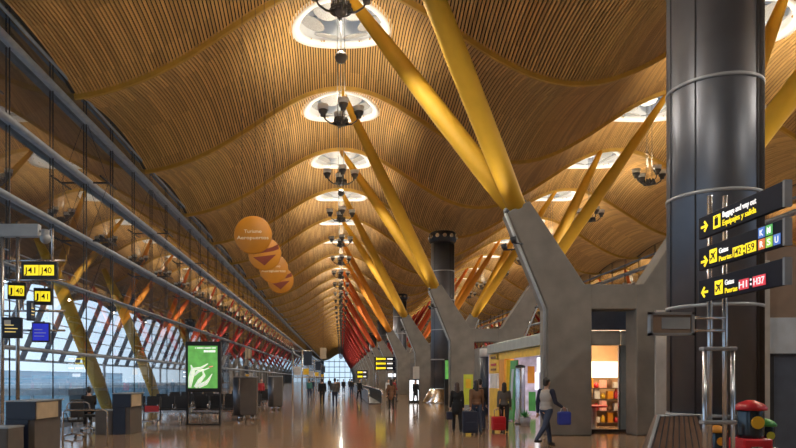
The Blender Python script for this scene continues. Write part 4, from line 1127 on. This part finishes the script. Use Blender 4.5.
def person(label, x, y, rz, h=1.72, lthigh=.1, lshin=.05, rthigh=-.1, rshin=-.2, larm=(.1,.15), rarm=(-.1,.15), female=False, top='cloth_black', low='denim',
           hair='hair', hairstyle='short', sleeve=None, coat=False, fine=True, seat=None, head_turn=0, group=None):
    """front is -Y; angles in radians, forward positive; arm = (swing, elbow bend)"""
    r = thing('person', label, 'person', (0,0,0), 0, group)
    k = h/1.75; w = .92 if female else 1.0
    def fwd(a): return V(0, -math.sin(a), -math.cos(a))
    hipz = .93*k
    hip = {s: V(s*.095*k, 0, hipz) for s in (1,-1)}
    th = {1: lthigh, -1: rthigh}; shn = {1: lshin, -1: rshin}
    knee = {s: hip[s] + fwd(th[s])*.43*k for s in (1,-1)}
    ank = {s: knee[s] + fwd(shn[s])*.42*k for s in (1,-1)}
    low_z = min(ank[1].z, ank[-1].z)
    dz = .075*k - low_z if seat is None else seat + .11*k - hipz
    sh = V(0,0,dz)
    for D in (hip, knee, ank):
        for s in D: D[s] = D[s] + sh
    pel = V(0,0,hipz+.04*k)+sh; waist = V(0,-.005,1.08*k)+sh; chest = V(0,0,1.28*k)+sh; neck = V(0,.01,1.45*k)+sh; head = V(0,-.02,1.635*k)+sh
    shl = {s: V(s*.185*k*w, .0, 1.415*k)+sh for s in (1,-1)}
    arms = {1: larm, -1: rarm}
    elb = {}; wri = {}; hd = {}
    for s in (1,-1):
        a, e = arms[s][0], arms[s][1]
        out = V(s*(.12 if len(arms[s]) < 3 else arms[s][2]), 0, 0)
        elb[s] = shl[s] + (fwd(a)+out).normalized()*.29*k
        d2 = (fwd(a+e)+out*.4).normalized(); wri[s] = elb[s] + d2*.25*k; hd[s] = d2
    body = []
    body += [(pel, (.16*k*w,.115*k,.13*k)), (waist, (.135*k*w,.10*k,.16*k)), (chest, (.165*k*w,.115*k,.2*k)), (V(0,0,1.40*k)+sh, (.15*k*w,.085*k,.08*k)),
             (neck - V(0,0,.03), head - V(0,0,.06*k), .055*k, .05*k), (head, (.076*k,.094*k,.115*k)), (head+V(0,-.03,-.055)*k, (.055*k,.06*k,.06*k))]
    body += [(head+V(0,-.088,.005)*k, head+V(0,-.108,-.028)*k, .010*k, .015*k), (head+V(.076,0,-.01)*k, (.012*k,.022*k,.033*k)), (head+V(-.076,0,-.01)*k, (.012*k,.022*k,.033*k))]
    for s in (1,-1):
        body += [(shl[s], elb[s], .052*k*w, .042*k*w), (elb[s], wri[s], .040*k*w, .027*k), (hip[s], knee[s], .085*k, .055*k), (knee[s], ank[s], .054*k, .036*k),
                 (ank[s]+V(0,.03,-.03)*k, ank[s]+V(0,-.13,-.045)*k, .036*k, .026*k)]
        d = hd[s]; pc = wri[s] + d*.05*k
        side = V(0,1,0) if abs(d.y) < .8 else V(1,0,0)
        side = (side - d*side.dot(d)).normalized(); nrm = d.cross(side)*s
        body += [(wri[s], pc + d*.025*k, .026*k, .03*k), (pc - side*.018*k, pc + side*.018*k, .026*k, .026*k)]
        if fine:
            for q, (o_, L) in enumerate(((-.033,.075),(-.011,.085),(.011,.08),(.033,.065))):
                b0 = wri[s] + d*.085*k + side*o_*k; b1 = b0 + (d*.8 + nrm*.35).normalized()*L*.55*k; b2 = b1 + (d*.45 + nrm*.85).normalized()*L*.45*k
                body += [(b0 - d*.02*k, b1, .0105*k, .0095*k), (b1, b2, .0095*k, .0085*k)]
            t0 = wri[s] + d*.03*k - side*.03*k; body += [(t0, t0 + (d*.6 - side*.7).normalized()*.04*k, .012*k, .011*k), (t0 + (d*.6 - side*.7).normalized()*.04*k, t0 + (d*1.6 - side*.8).normalized()*.075*k, .011*k, .009*k)]
        else: body += [(pc + d*.03*k, pc + (d*.8+nrm*.4)*.07*k, .026*k, .018*k)]
    vx = .011 if fine else .022
    bo = blob_mesh('body', body, vx, M['skin'], r, 1)
    if fine:
        for s in (1,-1):
            bm = bm_new(); ball(bm, head + V(s*.03,-.088,.012)*k, .011*k, seg=8); obj('eye', bm, M['cloth_white'], r, True)
            bm = bm_new(); ball(bm, head + V(s*.03,-.098,.012)*k, .005*k, seg=6); obj('pupil', bm, M['black'], r, True)
        bm = bm_new(); ball(bm, head + V(0,-.094,-.062)*k, .02*k, 1, .25, .3, seg=8); obj('mouth', bm, M['cloth_red'], r, True)
    g = .014
    tp = [(waist, (.15*k*w,.115*k,.17*k)), (chest, (.182*k*w,.13*k,.2*k)), (V(0,0,1.40*k)+sh, (.165*k*w,.098*k,.075*k)), (pel+V(0,0,.02), (.172*k*w,.13*k,.11*k))]
    if coat:
        tp += [(pel - V(0,0,.16*k), (.185*k*w,.15*k,.2*k)), (pel - V(0,0,.05*k), (.18*k*w,.14*k,.2*k))]
    sleeves = []
    for s in (1,-1):
        sleeves += [(shl[s], elb[s], .068*k*w, .056*k*w), (elb[s], wri[s] - hd[s]*.01, .054*k*w, .040*k)]
    if sleeve:
        blob_mesh('vest', tp, vx*1.3, M[top], r); blob_mesh('sleeves', sleeves + [(V(0,0,1.36*k)+sh, (.16*k,.07*k,.07*k))], vx*1.3, M[sleeve], r)
    else: blob_mesh('coat' if coat else 'jacket', tp + sleeves, vx*1.3, M[top], r)
    tr_ = [(pel, (.166*k*w,.122*k,.12*k))]
    for s in (1,-1):
        tr_ += [(hip[s], knee[s], .096*k, .066*k), (knee[s], ank[s]+V(0,0,.015), .066*k, .05*k)]
    blob_mesh('trousers', tr_, vx*1.3, M[low], r)
    for s in (1,-1):
        shp = [(ank[s]+V(0,.035,-.03)*k, ank[s]+V(0,-.06,-.04)*k, .042*k, .037*k), (ank[s]+V(0,-.06,-.042)*k, ank[s]+V(0,-.16,-.047)*k, .036*k, .028*k), (ank[s]+V(0,0,-.02)*k, (.042*k,.05*k,.04*k))]
        blob_mesh('shoe', shp, vx, M['shoe'], r, 1)
    hr = [(head+V(0,.018,.03)*k, (.084*k,.096*k,.105*k)), (head+V(0,.045,-.02)*k, (.075*k,.06*k,.08*k))]
    if hairstyle == 'long': hr += [(head+V(0,.05,.0)*k, head+V(0,.075,-.2)*k, .075*k, .07*k), (head+V(.05,.03,-.05)*k, head+V(.06,.05,-.2)*k, .04*k, .035*k), (head+V(-.05,.03,-.05)*k, head+V(-.06,.05,-.2)*k, .04*k, .035*k)]
    blob_mesh('hair', hr, vx*1.2, M[hair], r)
    r.location = (x, y, 0); r.rotation_euler = (0,0,rz)
    def world(p): return Matrix.Rotation(rz, 3, 'Z') @ p + V(x, y, 0)
    r2 = {'L': world(wri[1] + hd[1]*.09*k), 'R': world(wri[-1] + hd[-1]*.09*k), 'root': r, 'Ls': world(shl[1]), 'Rs': world(shl[-1])}
    return r2
# faces: rz = PI -> walking away from the camera; 0 -> towards it
P1 = person('man in pale grey vest and jeans with a blue bag, striding past the nearest pier', 5.22, 17.3, 2.15, 1.78, .42, .2, -.42, -.75, (-.2,.25), (.3,.8,.12), False, 'cloth_grey', 'denim', sleeve='cloth_navy')
P2 = person('woman in a long black coat walking away, leftmost of the group on the right', 3.72, 21.8, PI, 1.60, .22, .1, -.15, -.3, (.1,.2), (-.1,.2), True, 'cloth_black', 'cloth_black', 'hair_brown', 'long', coat=True)
P3 = person('woman in a brown jacket and jeans pulling a dark suitcase', 4.18, 21.0, PI, 1.68, .2, .1, -.2, -.3, (-.3,.05), (.1,.3), True, 'cloth_brown', 'denim', 'hair', 'long')
P4 = person('dark-clothed person half hidden behind the brown-jacketed woman', 4.62, 22.6, PI, 1.72, .2, .1, -.2, -.3, (.1,.2), (.1,.2), False, 'cloth_black', 'cloth_navy')
P5 = person('woman in a grey top pulling a red suitcase, beside the kiosk', 5.28, 22.0, 2.9, 1.60, .22, .12, -.2, -.32, (-.3,.05), (.1,.35), True, 'cloth_dkgrey', 'cloth_black', 'hair', 'long')
P6 = person('person in a brown coat and dark trousers walking away, mid aisle', 2.70, 36.5, PI, 1.70, .25, .1, -.2, -.35, (.1,.3), (.1,.3), True, 'cloth_brown', 'cloth_black', 'hair', 'long', coat=True)
P7 = person('dark silhouette in a black coat before the white lit panel', 5.1, 46.5, .3, 1.66, .2, .1, -.2, -.3, (.2,.4), (.1,.3), True, 'cloth_black', 'cloth_black', 'hair', 'long', coat=True, fine=False)
P8 = person('person in black walking away, left one of the pair in mid hall', -1.2, 43.5, PI, 1.74, .25, .1, -.2, -.35, (.1,.3), (.1,.3), False, 'cloth_black', 'cloth_black', fine=False)
P9 = person('person in a dark grey jacket walking away, right one of the pair in mid hall', -.36, 40.0, PI, 1.76, .2, .1, -.25, -.4, (.2,.6), (.1,.3), False, 'cloth_dkgrey', 'cloth_navy', fine=False)
P10 = person('seated gate agent in black, silhouetted against the glass', -8.25, 22.25, 3.6, 1.70, 1.45, .05, 1.45, .0, (.6,.9), (.6,.9), False, 'cloth_black', 'cloth_black', fine=False, seat=.54)
far = [('cloth_black','denim','person in black with blue jeans, far down the aisle left of the walkway',1.1,70,PI), ('cloth_white','cloth_black','person in a white top beside the direction boards',3.9,56,0),
       ('cloth_red','denim','person in a red top near the third pier',4.5,60,0), ('cloth_black','cloth_black','person in black standing at the walkway entrance',1.4,52,.6),
       ('cloth_teal','denim','person in a teal top beside the first gate tower',-2.6,56,PI), ('cloth_dkgrey','cloth_black','person in dark grey left of the first gate tower',-4.7,52,PI),
       ('cloth_brown','cloth_navy','person in a brown top far along the aisle, beyond the mid hall pair',-.3,66,PI), ('cloth_black','cloth_navy','person in black far along the aisle, near the bright end',.3,80,0),
       ('cloth_red','cloth_black','person in red among the seats behind the cabinets',-5.3,45,.4), ('cloth_navy','denim','person in navy far left beyond the first tower',-3.1,74,PI),
       ('cloth_dkgrey','denim','person in grey before the far direction boards',1.2,94,PI), ('cloth_black','cloth_black','small dark person near the end of the aisle, left side',-1.7,100,0),
       ('cloth_red','denim','person in a dark red top beside the white lit panel',4.1,52,1.2), ('cloth_cloth','denim','',0,0,0)]
for t, l, lab, x, y, rz in far[:-1]:
    person(lab, x, y, rz, 1.68 + .1*random.random(), .2, .1, -.2, -.3, (.1,.3), (.1,.3), random.random() < .5, t, l, fine=False, hairstyle='short', group='distant travellers')
def suitcase(x, y, rz, w, h, m, label, grip):
    r = thing('suitcase', label, 'suitcase', (0,0,0), 0, None)
    bm = bm_new(); box(bm, -w/2, w/2, -.12, .12, .06, h, bev=.035); obj('shell', bm, m, r, True)
    bm = bm_new(); box(bm, -w*.36, w*.36, -.15, -.12, .12, h*.55, bev=.015); obj('front_pocket', bm, m, r, True)
    hh = grip - .0
    bm = bm_new(); tube(bm, [(-.11,.1,h-.02),(-.11,.1,hh-.02),(-.08,.1,hh),(.08,.1,hh),(.11,.1,hh-.02),(.11,.1,h-.02)], .012, 8); obj('pull_handle', bm, M['steel'], r, True)
    for s in (-1,1):
        bm = bm_new(); tube(bm, [(s*w*.38-.02,.07,.045),(s*w*.38+.02,.07,.045)], .045, 12); obj('wheel', bm, M['black'], r, True)
        bm = bm_new(); box(bm, s*w*.38-.02, s*w*.38+.02, -.1, -.04, 0, .08); obj('foot', bm, M['black'], r, True)
    r.location = (x, y, 0); r.rotation_euler = (0,0,rz)
gl = P3['R'] if P3['R'].y < P3['L'].y else P3['L']
suitcase(gl.x-.03, gl.y-.1, 0, .46, .72, M['cloth_navy'], 'dark upright suitcase pulled by the woman in brown', gl.z)
gl = P5['R'] if P5['R'].y < P5['L'].y else P5['L']
suitcase(gl.x, gl.y-.1, 0, .44, .50, M['red'], 'small red cabin suitcase pulled by the woman in grey', gl.z)
hp = P1['R']
bg = thing('shoulder_bag', 'blue bag hanging from the striding man\'s hand', 'bag', (hp.x, hp.y, hp.z-.2))
bm = bm_new(); box(bm, hp.x-.16, hp.x+.16, hp.y-.1, hp.y+.1, hp.z-.42, hp.z-.08, bev=.04); obj('body', bm, M['bag_blue'], bg)
bm = bm_new(); tube(bm, [(hp.x-.1,hp.y,hp.z-.1),(hp.x-.07,hp.y,hp.z+.0),(hp.x,hp.y,hp.z+.015),(hp.x+.07,hp.y,hp.z+.0),(hp.x+.1,hp.y,hp.z-.1)], .012, 6); obj('handle', bm, M['cloth_white'], bg)
hb = thing('handbag', 'dark handbag hanging beside the black-coated woman', 'bag', (P2['R'].x, P2['R'].y, P2['R'].z-.2))
for o_, q in ((hb, P2['R'] if P2['R'].x < P2['L'].x else P2['L']),):
    o_.location = (q.x, q.y, q.z-.2)
    bm = bm_new(); box(bm, q.x-.13, q.x+.11, q.y-.08, q.y+.08, q.z-.33, q.z-.07, bev=.03); obj('body', bm, M['cloth_navy'], o_)
    bm = bm_new(); tube(bm, [(q.x-.08,q.y,q.z-.1),(q.x-.04,q.y,q.z+.0),(q.x+.04,q.y,q.z+.0),(q.x+.08,q.y,q.z-.1)], .01, 6); obj('handle', bm, M['cloth_black'], o_)

# light -------------------------------------------------------------------------
W = bpy.data.worlds.new('sky'); S.world = W; W.use_nodes = True
nt = W.node_tree; nt.nodes.clear()
out = nt.nodes.new('ShaderNodeOutputWorld'); bg = nt.nodes.new('ShaderNodeBackground')
tc = nt.nodes.new('ShaderNodeTexCoord'); sp = nt.nodes.new('ShaderNodeSeparateXYZ'); rp = nt.nodes.new('ShaderNodeValToRGB')
nt.links.new(tc.outputs['Generated'], sp.inputs[0]); nt.links.new(sp.outputs[2], rp.inputs[0]); nt.links.new(rp.outputs[0], bg.inputs[0]); nt.links.new(bg.outputs[0], out.inputs[0])
rp.color_ramp.elements[0].position = 0; rp.color_ramp.elements[0].color = (.62, .76, .90, 1)
rp.color_ramp.elements[1].position = 1; rp.color_ramp.elements[1].color = (.95, 1.0, 1.05, 1)
e = rp.color_ramp.elements.new(.3); e.color = (.48, .62, .85, 1)
bg.inputs[1].default_value = 1.9

cam = bpy.data.cameras.new('camera'); co = bpy.data.objects.new('camera', cam); C.objects.link(co)
co.location = (0, 0, CAMZ); co.rotation_euler = (PI/2, 0, 0)
cam.sensor_width = 36; cam.lens = 680/796*36; cam.shift_x = 57/796; cam.shift_y = 155/796
cam.clip_end = 2000; cam.clip_start = .1
S.camera = co
S.view_settings.view_transform = 'Standard'; S.view_settings.look = 'None'; S.view_settings.gamma = 1
S.view_settings.use_curve_mapping = False
S.view_settings.exposure = 0.30
S.cycles.use_denoising = True
S.cycles.max_bounces = 10; S.cycles.diffuse_bounces = 5; S.cycles.glossy_bounces = 5; S.cycles.transparent_max_bounces = 24
S.cycles.sample_clamp_indirect = 6
S.cycles.caustics_reflective = False; S.cycles.caustics_refractive = False
bpy.data.scenes.remove(TMP)
